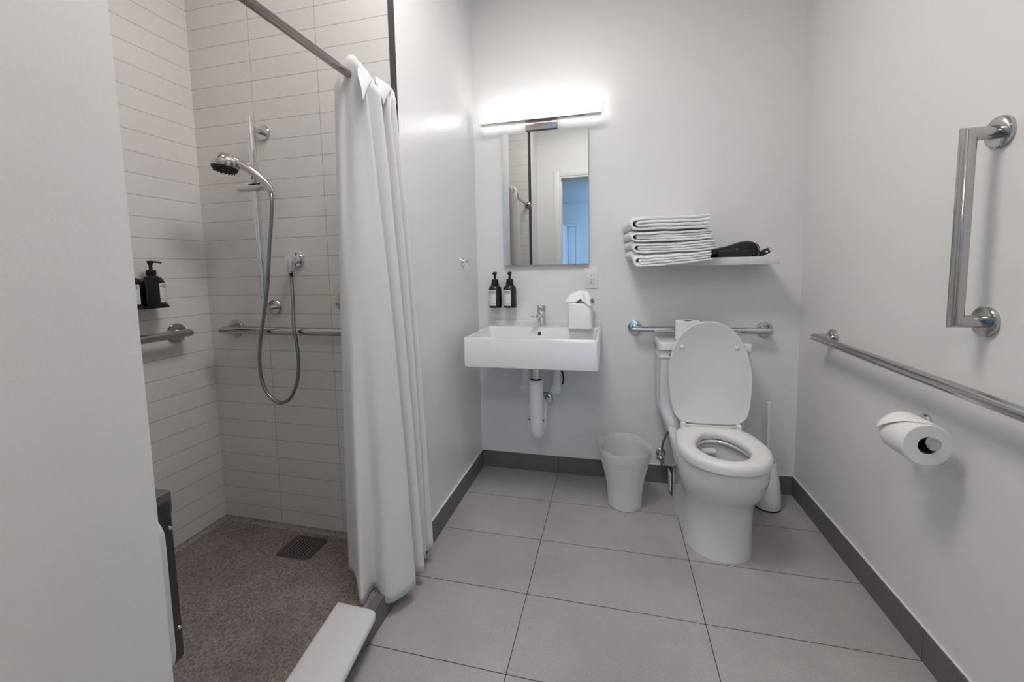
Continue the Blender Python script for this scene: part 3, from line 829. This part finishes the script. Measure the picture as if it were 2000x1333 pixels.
# tissue box cover
TXC, TYC = 0.606, 2.262
t = thing('tissue_box', (TXC, TYC, SZ1), 'white square tissue box standing on the right end of the sink', 'tissue box')
hw = 0.064
b = B(); loft(b, [rr(TXC-hw+0.003, TXC+hw-0.003, TYC-hw+0.003, TYC+hw-0.003, 0.014, SZ1+0.0005), rr(TXC-hw, TXC+hw, TYC-hw, TYC+hw, 0.016, SZ1+0.004), rr(TXC-hw, TXC+hw, TYC-hw, TYC+hw, 0.016, SZ1+0.129), rr(TXC-hw+0.004, TXC+hw-0.004, TYC-hw+0.004, TYC+hw-0.004, 0.014, SZ1+0.135), rr(TXC-0.028, TXC+0.028, TYC-0.028, TYC+0.028, 0.02, SZ1+0.135)]); obj('cover', b, 'plastic_white', t)
def tissue():
    b = B(); nu, nr_ = 56, 14
    c = Vector((TXC-0.001, TYC, SZ1+0.136)); rows = []
    for j in range(nr_+1):
        q = j/nr_; row = []
        for k in range(nu):
            a = 2*pi*k/nu
            star = 1+0.30*cos(4*(a-0.55))+0.16*cos(7*a+0.6)+0.07*sin(13*a)
            rad = (0.005+0.068*q**0.75)*(1-(1-star)*q*0.62)
            lift = 0.062*(1-q)**1.25*(1+0.30*cos(3*a)*q) + 0.014*sin(5*a+q*5)*q*(1-q)*3
            lifted = 0.020*q*(0.5+0.5*cos(5*a+0.8))
            z = max(0.0022, lift + lifted + 0.004*q)
            if rad > 0.064: z -= (rad-0.064)*0.8
            row.append(b.verts.new((c.x+rad*cos(a), c.y+rad*sin(a)*0.94, c.z+z)))
        rows.append(row)
    for j in range(nr_):
        for k in range(nu):
            b.faces.new((rows[j][k], rows[j][(k+1) % nu], rows[j+1][(k+1) % nu], rows[j+1][k]))
    b.faces.new(rows[0])
    o = obj('tissue', b, 'tissue_paper', t, 60)
    m = o.modifiers.new('thickness', 'SOLIDIFY'); m.thickness = 0.001; m.offset = 1
tissue()

# drain trap -------------------------------------------------------------------------------
PX, PY = 0.389, 2.085
t = thing('sink_drain', (PX, PY, 0.30), 'white padded drain trap hanging under the middle of the sink', 'drain pipe')
b = B(); tube(b, [(PX, PY, SZ0+0.002), (PX, PY, 0.60)], 0.016, 24); obj('tailpiece', b, 'chrome_bright', t)
b = B()
lathe(b, [(0.030, 0.622), (0.034, 0.624), (0.0350, 0.618), (0.0350, 0.42), (0.0365, 0.40), (0.0365, 0.385), (0.035, 0.38)], (PX, PY, 0), (0, 0, 1), 36, True, False)
obj('pipe_cover', b, 'insulation', t)
b = B(); lathe(b, [(0.0, 0), (0.030, 0), (0.030, 0.001)], (PX, PY, 0.6215), (0, 0, 1), 30); obj('cover_opening', b, 'slot_dark', t)
b = B()
tp = smooth_pts([(PX, PY, 0.40), (PX, PY+0.004, 0.365), (PX+0.001, PY+0.018, 0.336), (PX+0.003, PY+0.048, 0.322), (PX+0.006, PY+0.08, 0.338), (PX+0.008, PY+0.095, 0.38), (PX+0.010, PY+0.105, 0.415), (PX+0.008, PY+0.135, 0.435), (PX+0.008, PY+0.18, 0.437)], 5)
tube(b, tp, [0.0345-0.0004*min(8, i*0.4) for i in range(len(tp))], 24); obj('trap_bend', b, 'insulation', t)
b = B(); tube(b, [(PX+0.008, PY+0.17, 0.437), (PX+0.008, WB-0.004, 0.437)], 0.017, 20); obj('waste_arm', b, 'chrome_bright', t)
b = B(); lathe(b, [(0.042, 0), (0.042, 0.003), (0.036, 0.010), (0.020, 0.014)], (PX+0.008, WB, 0.437), (0, -1, 0), 36); obj('wall_escutcheon', b, 'chrome', t)
for sx_ in (-1, 1):
    b = B(); lathe(b, [(0.004, 0), (0.0045, 0.004), (0.003, 0.006)], (PX+sx_*0.0345, PY-0.006, 0.412), (sx_, -0.2, 0), 12); obj('tie', b, 'black_plastic', t)

# padded supply stops
vx = 0.290
t = thing('supply_stop', (vx, WB, 0.52), 'white padded supply valve under the sink on the left of the drain', 'valve', 'padded supply valves under the sink')
b = B(); tube(b, smooth_pts([(vx+0.012, 2.290, SZ0-0.001), (vx+0.010, 2.290, 0.66), (vx+0.004, 2.289, 0.58), (vx+0.002, 2.288, 0.535)], 5), 0.0225, 24); obj('riser_cover', b, 'insulation', t)
b = B(); lathe(b, [(0.030, 0.0), (0.031, 0.02), (0.031, 0.070), (0.029, 0.080), (0.022, 0.085), (0.0, 0.087)], (vx, WB, 0.518), (0, -1, 0), 36); obj('valve_cover', b, 'insulation', t)
t2 = dup(t, (0.466, WB, 0.522), 'white padded supply valve under the sink on the right of the drain', 'padded supply valves under the sink')
b = B(); tube(b, smooth_pts([(0.492, 2.285, 0.63), (0.505, 2.284, 0.61), (0.508, 2.284, 0.575), (0.502, 2.285, 0.55)], 5), 0.005, 8); obj('strap', b, 'black_plastic', t2)

# ================================================================ shelf, towels, dryer
b = B(); box(b, 0.905, 1.513, 2.152, WB, 1.1925, 1.2285, 0.0015); tag(obj('wall_shelf', b, 'shelf_white', base=(1.21, WB, 1.1925)), 'white floating shelf above the toilet', 'shelf')

def towel(z0_, z1_, x0, x1, y0, y1, label, seed, layers=4, sag=0.0, lean=0.0):
    """folded towel: nested C-shaped layers opening to the right, seen end-on"""
    H = z1_-z0_; th = H/layers
    bm = B()
    def ribbon(pts, t, inset):
        pts = [Vector(p) for p in pts]
        steps = ((0.0, 0.40), (0.0015, 0.72), (0.005, 0.92), (0.012, 1.0))
        ys = [(y0+inset+a, k) for a, k in steps]
        for q in range(1, 7): ys.append((y0+inset+0.012+(y1-y0-inset-0.024)*q/6, 1.0))
        ys += [(y1-a, k) for a, k in reversed(steps[:-1])]
        rings = []
        for y, ky in ys:
            Lf, Rt = [], []
            for i, p in enumerate(pts):
                d = (pts[min(i+1, len(pts)-1)]-pts[max(i-1, 0)]).normalized()
                n = Vector((-d.y, d.x))
                e = min(i, len(pts)-1-i)
                k = ((0.45, 0.85, 0.97)[e] if e < 3 else 1.0)*ky
                Lf.append(p+n*t/2*k); Rt.append(p-n*t/2*k)
            outline = Lf+list(reversed(Rt))
            ring = []
            for q in outline:
                xx, zz = q
                fx = min(1, max(0, (xx-x0)/(x1-x0)))
                wob = 0.0055*noise.noise(Vector((xx*8, y*5, zz*9)))+0.0030*noise.noise(Vector((xx*21, y*8, zz*16+3)))
                wob *= min(1.0, max(0.0, (zz-1.2305)/0.02))
                out = 0.005*noise.noise(Vector((xx*12, zz*22, 5.5+seed)))
                s_ = -sag*max(0, (2.16-y)/0.10)*(1-0.65*fx*fx) if y < 2.16 else 0
                back = (y-y0)/(y1-y0)
                ring.append((xx-back*0.030+back*0.028*fx+wob*0.8, y+out*(1-back), zz+wob+s_))
            rings.append(ring)
        vr = [[bm.verts.new(p) for p in r] for r in rings]
        m = len(outline)
        for a, c in zip(vr[:-1], vr[1:]):
            for i in range(m):
                bm.faces.new((a[i], a[(i+1) % m], c[(i+1) % m], c[i]))
        hN = len(Lf)
        for r, rev in ((vr[0], False), (vr[-1], True)):
            for i in range(hN-1):
                q = [r[i], r[i+1], r[m-2-i], r[m-1-i]]
                if rev: q.reverse()
                bm.faces.new(q)
    n_c = layers//2
    for c in range(n_c):
        # outermost C first
        zl, zh = z0_+th*(c+0.5), z1_-th*(c+0.5)
        R = (zh-zl)/2; zc_ = (zl+zh)/2
        xl = x0+th*c+th*0.5+R+ (0.012 if c else 0)
        xr = x1-rnd.uniform(0, 0.016)-0.004*c
        pts = []
        NX = 26
        xr2 = x1-rnd.uniform(0, 0.016)
        amp = th*0.16
        for k in range(NX+1):
            x = xr+(xl-xr)*k/NX
            pts.append((x, zh+amp*noise.noise(Vector((x*13, seed+c*2.3, 0.4)))))
        for k in range(1, 10):
            a = pi/2+pi*k/10
            pts.append((xl+R*1.05*cos(a), zc_+R*sin(a)))
        for k in range(NX+1):
            x = xl+(xr2-xl)*k/NX
            pts.append((x, zl+amp*noise.noise(Vector((x*13, seed+c*2.3+9, 0.4)))))
        ribbon(pts, th*0.97, rnd.uniform(0, 0.005))
    o = obj('folded_towel', bm, 'terry', None, 60, base=((x0+x1)/2, (y0+y1)/2, z0_))
    tag(o, label, 'towel', 'folded towels on the shelf')
    return o
YT0, YT1 = 2.085, 2.345
towel(1.2298, 1.2770, 0.868, 1.216, YT0, YT1, 'white folded towel at the bottom of the stack on the shelf', 1, 4, sag=0.056)
towel(1.2775, 1.3240, 0.862, 1.236, YT0+0.008, YT1, 'second white folded towel up from the shelf', 2, 4, sag=0.040)
towel(1.3245, 1.3700, 0.856, 1.226, YT0+0.004, YT1, 'second white folded towel down from the top of the shelf stack', 3, 4, sag=0.026)
towel(1.3705, 1.4330, 0.853, 1.213, YT0-0.002, YT1, 'white folded towel on top of the stack on the shelf', 4, 4, sag=0.012)

# hair dryer
SHZ = 1.2285
t = thing('hair_dryer', (1.35, 2.235, SHZ), 'black hair dryer lying on the shelf beside the towels', 'hair dryer')
def dryer():
    b = B(); rings = []
    secs = [(1.238, 0.020, 0.020), (1.262, 0.0225, 0.024), (1.300, 0.0265, 0.028), (1.335, 0.032, 0.032), (1.365, 0.0365, 0.034), (1.395, 0.0385, 0.035), (1.418, 0.0365, 0.034), (1.434, 0.030, 0.029), (1.443, 0.019, 0.018), (1.4465, 0.006, 0.006)]
    for x, rz_, ry in secs:
        cz = SHZ+0.0005+max(rz_, 0.020)+ (0.0385-rz_)*0.30 if x > 1.40 else SHZ+0.0005+rz_
        rings.append([(x, 2.235+ry*cos(2*pi*k/32), cz+rz_*sin(2*pi*k/32)) for k in range(32)])
    loft(b, rings)
    obj('barrel', b, 'black_plastic', t)
    b = B(); tube(b, [(1.418, 2.204, SHZ+0.022), (1.37, 2.180, SHZ+0.0165), (1.30, 2.172, SHZ+0.0160), (1.255, 2.172, SHZ+0.0155)], [0.0155, 0.0155, 0.0150, 0.0135], 20); obj('handle', b, 'black_plastic', t)
    b = B()
    for r_ in (0.026, 0.019, 0.012):
        lathe(b, [(r_-0.0016, 0), (r_-0.0016, 0.0016), (r_+0.0016, 0.0016), (r_+0.0016, 0)], (1.418, 2.2005, SHZ+0.036), (0.35, -1, 0.1), 32, False, False)
    obj('grille', b, 'black_rubber', t)
    b = B(); box(b, 1.338, 1.350, 2.1985, 2.204, SHZ+0.034, SHZ+0.041, 0.0015); obj('switch', b, 'braid', t)
    b = B(); tube(b, smooth_pts([(1.34, 2.25, SHZ+0.004), (1.40, 2.215, SHZ+0.0035), (1.435, 2.20, SHZ+0.0035), (1.450, 2.205, SHZ+0.005), (1.452, 2.212, SHZ+0.012)], 6), 0.0030, 8); obj('cord', b, 'black_rubber', t)
    R = Matrix.Rotation(radians(-26), 3, 'Y')
    pv = (1.466, 2.215, SHZ+0.021)
    b = B(); box(b, 1.446, 1.486, 2.202, 2.226, SHZ+0.008, SHZ+0.034, 0.004, 2, R, pv); box(b, 1.440, 1.449, 2.208, 2.220, SHZ+0.014, SHZ+0.026, 0.002, 2, R, pv); pg = obj('plug', b, 'black_plastic', t)
    b = B(); lathe(b, [(0.005, 0), (0.0045, 0.0018), (0.0, 0.002)], (1.472, 2.2025, SHZ+0.0225), (0, -1, 0), 16); obj('reset_button', b, 'plastic_white', pg)
    b = B(); box(b, 1.485, 1.500, 2.205, 2.207, SHZ+0.012, SHZ+0.018, 0.0005, 1, R, pv); box(b, 1.485, 1.500, 2.221, 2.223, SHZ+0.024, SHZ+0.030, 0.0005, 1, R, pv); obj('prongs', b, 'chrome', pg)
dryer()

# ================================================================ toilet
CX = 1.203
TROT = radians(1.2)
t = thing('toilet', (CX, 2.33, 0), 'white toilet with its seat lid raised against the tank', 'toilet')
t.rotation_euler = (0, 0, TROT)
b = B()
lev = [(0.000, 0.134, 0.140, 1.742, 1.905, 2.330, 2.2, 5), (0.006, 0.133, 0.140, 1.743, 1.905, 2.330, 2.2, 5), (0.10, 0.132, 0.140, 1.745, 1.905, 2.330, 2.2, 5), (0.19, 0.133, 0.142, 1.743, 1.90, 2.330, 2.2, 5),
       (0.225, 0.138, 0.143, 1.732, 1.895, 2.330, 2.2, 5), (0.252, 0.150, 0.146, 1.712, 1.885, 2.330, 2.2, 5), (0.282, 0.162, 0.150, 1.688, 1.875, 2.330, 2.15, 4.5), (0.318, 0.170, 0.156, 1.669, 1.868, 2.330, 2.15, 4.5),
       (0.352, 0.175, 0.164, 1.658, 1.865, 2.330, 2.1, 4), (0.390, 0.177, 0.172, 1.654, 1.865, 2.330, 2.1, 4), (0.404, 0.1765, 0.175, 1.655, 1.865, 2.330, 2.1, 4), (0.410, 0.174, 0.175, 1.658, 1.865, 2.328, 2.1, 4)]
rings = [[(x, y, z) for x, y in egg(CX, yf, yc, yr, hw_, hr2, nf, nr)] for z, hw_, hr2, yf, yc, yr, nf, nr in lev]
inn = [(0.410, 0.112, 0.085, 1.688, 1.835, 1.985), (0.404, 0.108, 0.080, 1.693, 1.835, 1.980), (0.395, 0.112, 0.085, 1.688, 1.835, 1.985)]
rings += [[(x, y, z) for x, y in egg(CX, yf, yc, yr, hw_, hr2, 2.1, 2.3)] for z, hw_, hr2, yf, yc, yr in inn]
loft(b, rings, True, False); obj('pedestal', b, 'porcelain', t, 40)
b = B()
inn = [(0.398, 0.128, 0.10, 1.675, 1.830, 2.000), (0.34, 0.122, 0.095, 1.690, 1.835, 1.995), (0.28, 0.100, 0.08, 1.712, 1.845, 1.980), (0.23, 0.070, 0.055, 1.765, 1.860, 1.955), (0.19, 0.045, 0.04, 1.81, 1.875, 1.935), (0.17, 0.035, 0.03, 1.83, 1.88, 1.92)]
loft(b, [[(x, y, z) for x, y in egg(CX, yf, yc, yr, hw_, hr2, 2.1, 2.3)] for z, hw_, hr2, yf, yc, yr in inn], False, True); obj('bowl', b, 'porcelain_inner', t, 50)
b = B(); loft(b, [[(x, y, z) for x, y in egg(CX, 1.772, 1.860, 1.952, 0.068, 0.053, 2.1, 2.3)] for z in (0.226, 0.2262)], True, True); obj('bowl_water', b, 'water', t)
b = B(); box(b, CX-0.055, CX+0.010, 1.958, 1.992, 0.352, 0.372, 0.006, 2); obj('rim_jet', b, 'plastic_white', t)
# tank
def rrx(hw_, y0, y1, r, z): return rrect(CX-0.008-hw_, CX-0.008+hw_, y0, y1, r, z, 6)
b = B(); loft(b, [rrx(0.170, 2.10, 2.332, 0.05, 0.385), rrx(0.178, 2.098, 2.332, 0.05, 0.420), rrx(0.190, 2.112, 2.332, 0.03, 0.452), rrx(0.200, 2.128, 2.332, 0.018, 0.492), rrx(0.203, 2.132, 2.332, 0.016, 0.53), rrx(0.204, 2.133, 2.332, 0.016, 0.742), rrx(0.206, 2.128, 2.333, 0.016, 0.748), rrx(0.206, 2.128, 2.333, 0.016, 0.753), rrx(0.2005, 2.135, 2.331, 0.014, 0.756), rrx(0.2005, 2.135, 2.331, 0.014, 0.783)]); obj('tank', b, 'porcelain', t, 40)
b = B(); loft(b, [rrx(0.203, 2.130, 2.333, 0.014, 0.784), rrx(0.2075, 2.125, 2.335, 0.015, 0.787), rrx(0.2075, 2.125, 2.335, 0.015, 0.818), rrx(0.205, 2.128, 2.333, 0.014, 0.822), rrx(0.198, 2.136, 2.326, 0.01, 0.824)]); obj('tank_lid', b, 'porcelain', t, 40)
b = B(); lathe(b, [(0.012, 0), (0.012, 0.006), (0.008, 0.010)], (CX-0.158, 2.135, 0.769), (0, -1, 0), 20); tube(b, [(CX-0.158, 2.123, 0.769), (CX-0.11, 2.116, 0.765)], [0.006, 0.005], 12); obj('flush_lever', b, 'chrome', t)
b = B(); box(b, CX-0.1445, CX-0.136, 2.22, 2.300, 0.02, 0.115, 0.006, 2); obj('bolt_cover', b, 'porcelain', t)
# seat ring
b = B()
O_ = egg(CX, 1.636, 1.850, 2.040, 0.1765, 0.158, 2.15, 4.2)
I_ = egg(CX, 1.702, 1.842, 1.983, 0.100, 0.070, 2.0, 2.4)
prof = [(0.00, 0.415), (-0.012, 0.424), (-0.010, 0.436), (0.04, 0.4475), (0.16, 0.4535), (0.40, 0.4545), (0.70, 0.4515), (0.90, 0.446), (0.985, 0.438), (1.0, 0.428), (0.97, 0.416)]
rings = [[(ox+(ix-ox)*s_, oy+(iy-oy)*s_, z) for (ox, oy), (ix, iy) in zip(O_, I_)] for s_, z in prof]
rings.append(rings[0])
loft(b, rings, False, False); bmesh.ops.remove_doubles(b, verts=b.verts, dist=1e-6); st = obj('seat', b, 'plastic_white', t, 50)
# raised lid
b = B()
LO = egg(0, -0.270, 0.0, 0.205, 0.181, 0.164, 2.15, 5.5)      # plan, front negative
tilt = atan2(0.062, 0.468)
def lidp(px, py, h):
    # py: +rear (hinge) .. -front (top); h: height over the underside, towards the tank
    v = 0.205-py
    return (CX+px, 2.034+v*sin(tilt)+h*cos(tilt), 0.462+v*cos(tilt)-h*sin(tilt))
rings = []
for s_, h in ((0.0, 0.004), (0.93, 0.004), (0.955, 0.000), (0.98, -0.001), (1.0, 0.004), (1.003, 0.010), (0.985, 0.017), (0.94, 0.021), (0.6, 0.025), (0.0, 0.026)):
    s_ = max(s_, 0.02)
    rings.append([lidp(px*s_, -0.0325*(1-s_)+py*s_, h) for px, py in LO])
loft(b, rings, True, True); ld = obj('lid', b, 'plastic_lid', t, 50)
for sx_ in (-1, 1):
    b = B(); c = Vector(lidp(sx_*0.118, -0.150, 0.004)); lathe(b, [(0.0085, 0), (0.0080, 0.006), (0.005, 0.009), (0.0, 0.0095)], c, (0, -cos(tilt), sin(tilt)), 16); obj('bumper', b, 'plastic_white', ld)
    b = B(); box(b, CX+sx_*0.118-0.012, CX+sx_*0.118+0.012, 2.020, 2.050, 0.438, 0.471, 0.007, 3); obj('hinge', b, 'plastic_white', t)
b = B(); tube(b, [(CX-0.112, 2.044, 0.452), (CX+0.112, 2.044, 0.452)], 0.008, 14); obj('hinge_bar', b, 'plastic_white', t)

# toilet supply valve
t = thing('toilet_supply', (1.028, WB, 0.17), 'small chrome shutoff valve on the wall between the bin and the toilet', 'valve')
b = B(); lathe(b, [(0.026, 0), (0.026, 0.003), (0.020, 0.008), (0.010, 0.010), (0.009, 0.05)], (1.030, WB, 0.170), (0, -1, 0), 28); obj('escutcheon', b, 'chrome', t)
b = B(); lathe(b, [(0.012, -0.025), (0.014, -0.02), (0.014, 0.022), (0.010, 0.03)], (1.030, WB-0.055, 0.170), (0, 0, 1), 8); obj('valve_body', b, 'chrome_bright', t)
b = B(); lathe(b, [(0.008, 0.0), (0.008, 0.012), (0.020, 0.014), (0.021, 0.022), (0.015, 0.027)], (1.026, WB-0.060, 0.170), (-0.6, -1, 0), 10, sy=0.6); obj('knob', b, 'chrome', t)
b = B(); lathe(b, [(0.010, 0), (0.011, 0.012), (0.0, 0.014)], (1.034, WB-0.055, 0.125), (0, 0, 1), 8); obj('nut', b, 'chrome_bright', t)
b = B(); tube(b, smooth_pts([(1.030, WB-0.055, 0.195), (1.033, WB-0.055, 0.235), (1.048, WB-0.06, 0.29), (1.072, WB-0.07, 0.335), (1.10, WB-0.08, 0.375)], 6), 0.0055, 10); obj('supply_hose', b, 'braid', t)

# toilet rolls
def roll(bm, c, axis, R, r, L, n=48, edge=0.003):
    lathe(bm, [(r, 0), (R-edge, 0), (R, edge), (R, L-edge), (R-edge, L), (r, L), (r, 0)], c, axis, n, False, False)
    bmesh.ops.remove_doubles(bm, verts=bm.verts, dist=1e-6)
t = thing('spare_toilet_roll', (1.136, 2.222, 0.824), 'spare toilet roll standing on the tank behind the raised lid', 'toilet roll')
b = B(); roll(b, (1.136, 2.222, 0.8245), (0, 0, 1), 0.057, 0.021, 0.095); obj('paper', b, 'paper', t)
b = B(); lathe(b, [(0.0209, 0.001), (0.0209, 0.094), (0.0195, 0.094), (0.0195, 0.001)], (1.136, 2.222, 0.8245), (0, 0, 1), 28, False, False); obj('core', b, 'cardboard_core', t)

# paper holder on the right wall
HYH, HZH = 1.472, 0.714
AX, AZ = 1.588, 0.7085
t = thing('paper_holder', (WR, HYH, HZH), 'chrome toilet paper holder post on the right wall below the long grab bar', 'paper holder')
b = B(); lathe(b, [(0.026, 0), (0.026, 0.006), (0.022, 0.011), (0.010, 0.012)], (WR, HYH, HZH), (-1, 0, 0), 32); obj('wall_plate', b, 'chrome', t)
b = B(); tube(b, [(WR-0.01, HYH, HZH), (AX, HYH, HZH), (AX, 1.296, HZH)], 0.0115, 20); lathe(b, [(0.0155, 0), (0.0165, 0.003), (0.0165, 0.008), (0.013, 0.010)], (AX, 1.300, HZH), (0, -1, 0), 28); obj('arm', b, 'chrome', t)
RR, rr_ = 0.058, 0.023
RC = Vector((AX-0.001, 1.312, HZH-0.0110))
t = thing('toilet_roll', RC, 'white toilet roll on the holder under the long grab bar', 'toilet roll')
b = B(); roll(b, RC, (0, 1, 0), RR, rr_, 0.105, 56); obj('paper', b, 'paper', t)
b = B(); lathe(b, [(rr_-0.0004, 0.001), (rr_-0.0004, 0.104), (rr_-0.0016, 0.104), (rr_-0.0016, 0.001)], RC, (0, 1, 0), 32, False, False); obj('core', b, 'cardboard_core', t)
b = B()
va = []
fr = [k/15 for k in range(16)]       # torn end of the sheet coming over the top towards the room side
for j in range(9):
    f = j/8
    y = RC.y+0.004+f*0.098
    row = []
    for k, q in enumerate(fr):
        a = radians(66 + q*(30+82*f))
        lift = 0.0012+0.0090*q**2*f
        row.append(b.verts.new((RC.x+(RR+lift)*cos(a), y, RC.z+(RR+lift)*sin(a))))
    va.append(row)
for p, q in zip(va[:-1], va[1:]):
    for k in range(15): b.faces.new((p[k], q[k], q[k+1], p[k+1]))
o = obj('loose_sheet', b, 'paper', t)
m = o.modifiers.new('thickness', 'SOLIDIFY'); m.thickness = 0.0008; m.offset = 0

# ================================================================ waste bin and brush
BX, BY = 0.832, 2.100
t = thing('waste_bin', (BX, BY, 0), 'frosted white plastic waste bin with a clear liner beside the toilet', 'waste bin')
b = B(); pr_ = [(0.0, 0.002), (0.078, 0.0), (0.0825, 0.003), (0.083, 0.03), (0.085, 0.07), (0.0895, 0.11), (0.098, 0.155), (0.109, 0.20), (0.118, 0.24), (0.1235, 0.275), (0.1245, 0.295), (0.1225, 0.295), (0.1205, 0.275), (0.115, 0.24), (0.106, 0.20), (0.095, 0.155), (0.0865, 0.11), (0.082, 0.07), (0.0795, 0.008), (0.0, 0.008)]
lathe(b, pr_, (BX, BY, 0), (0, 0, 1), 56, False, False); obj('bin_body', b, 'bin_plastic', t)
def bag():
    b = B(); n = 72; rows = []
    prof = [(-0.020, 0.07), (-0.012, 0.15), (-0.006, 0.22), (-0.003, 0.27), (0.000, 0.298), (0.0030, 0.304), (0.0050, 0.300), (0.0048, 0.28), (0.0042, 0.255), (0.0040, 0.232)]
    def rad(z):
        zs = [0.0, 0.07, 0.11, 0.155, 0.20, 0.24, 0.275, 0.31]; rs = [0.083, 0.085, 0.0895, 0.098, 0.109, 0.118, 0.1235, 0.1255]
        for i in range(7):
            if z <= zs[i+1]: return rs[i]+(rs[i+1]-rs[i])*(z-zs[i])/(zs[i+1]-zs[i])
        return rs[-1]
    for j, (dr, z) in enumerate(prof):
        row = []
        for k in range(n):
            a = 2*pi*k/n
            up = 0.0
            if 3 <= j <= 7: up = (0, 0, 0, 0.3, 0.85, 1, 0.85, 0.3)[j]*(0.016*max(0, cos(a-radians(118)))+0.010*noise.noise(Vector((cos(a)*3, sin(a)*3, 0.3)))+0.004*noise.noise(Vector((cos(a)*11, sin(a)*11, 2))))
            wr = 0.0035*noise.noise(Vector((cos(a)*7, sin(a)*7, z*30)))
            if j <= 2: wr *= 2.2
            if j == 9: up = 0.014*noise.noise(Vector((cos(a)*2.5, sin(a)*2.5, 7)))
            r = rad(z)+dr+(abs(wr) if j >= 5 else -abs(wr)-0.0015)
            row.append(b.verts.new((BX+r*cos(a), BY+r*sin(a), z+up)))
        rows.append(row)
    for A_, B_ in zip(rows[:-1], rows[1:]):
        for k in range(n): b.faces.new((A_[k], A_[(k+1) % n], B_[(k+1) % n], B_[k]))
    o = obj('bin_liner', b, 'bag_film', t, 50)
bag()

t = thing('toilet_brush', (1.512, 2.215, 0), 'white toilet brush in its holder in the corner behind the toilet', 'toilet brush')
b = B(); lathe(b, [(0.0, 0.006), (0.058, 0.006), (0.060, 0.010), (0.059, 0.05), (0.053, 0.12), (0.044, 0.18), (0.036, 0.225), (0.0345, 0.232), (0.031, 0.232), (0.033, 0.22), (0.045, 0.15), (0.050, 0.05), (0.0, 0.03)], (1.512, 2.215, 0), (0, 0, 1), 44, False, False); obj('holder', b, 'plastic_white', t)
b = B(); lathe(b, [(0.0, 0), (0.0585, 0.0), (0.0605, 0.003), (0.0595, 0.008)], (1.512, 2.215, 0), (0, 0, 1), 44); obj('base_pad', b, 'black_rubber', t)
b = B(); tube(b, [(1.512, 2.215, 0.10), (1.505, 2.208, 0.36), (1.503, 2.203, 0.50), (1.502, 2.202, 0.530)], [0.007, 0.0075, 0.0095, 0.0105], 18); obj('brush_handle', b, 'plastic_white', t)
b = B(); lathe(b, [(0.010, 0.04), (0.030, 0.045), (0.032, 0.10), (0.012, 0.12)], (1.512, 2.215, 0), (0, 0, 1), 24); obj('brush_head', b, 'terry', t)

# ---------------------------------------------------------------- added fill lights, unseen above the frame
LX, LY = 0.50, 1.05
t = thing('ceiling_fill', (LX, LY, ZC), 'added flat square fill light above the middle of the room', 'fill light')  # added unseen panel that lifts the ambient light in the room
b = B(); box(b, LX-0.28, LX+0.28, LY-0.28, LY+0.28, ZC-0.03, ZC, 0.004); obj('fixture', b, 'trim_white', t)
b = B(); box(b, LX-0.265, LX+0.265, LY-0.265, LY+0.265, ZC-0.036, ZC-0.03, 0.002); obj('diffuser', b, 'ceiling_fill_glow', t)
t = thing('ceiling_fill', (-0.47, 0.98, ZC), 'added small round fill light above the shower', 'fill light')  # invented source that brightens the tiles inside the shower
b = B(); lathe(b, [(0.13, 0), (0.13, 0.02), (0.12, 0.026), (0.112, 0.027)], (-0.47, 0.98, ZC), (0, 0, -1), 48); obj('fixture', b, 'trim_white', t)
b = B(); lathe(b, [(0.112, 0.024), (0.11, 0.032), (0.08, 0.036), (0.0, 0.037)], (-0.47, 0.98, ZC), (0, 0, -1), 48); obj('diffuser', b, 'shower_fill_glow', t)
t = thing('ceiling_fill', (0.75, -0.80, HZ), 'added flat square fill light outside the bathroom door', 'fill light')  # added out of view to fill the low parts through the doorway
b = B(); box(b, 0.43, 1.07, -1.12, -0.48, HZ-0.03, HZ, 0.004); obj('fixture', b, 'trim_white', t)
b = B(); box(b, 0.445, 1.055, -1.105, -0.495, HZ-0.036, HZ-0.03, 0.002); obj('diffuser', b, 'hall_fill_glow', t)
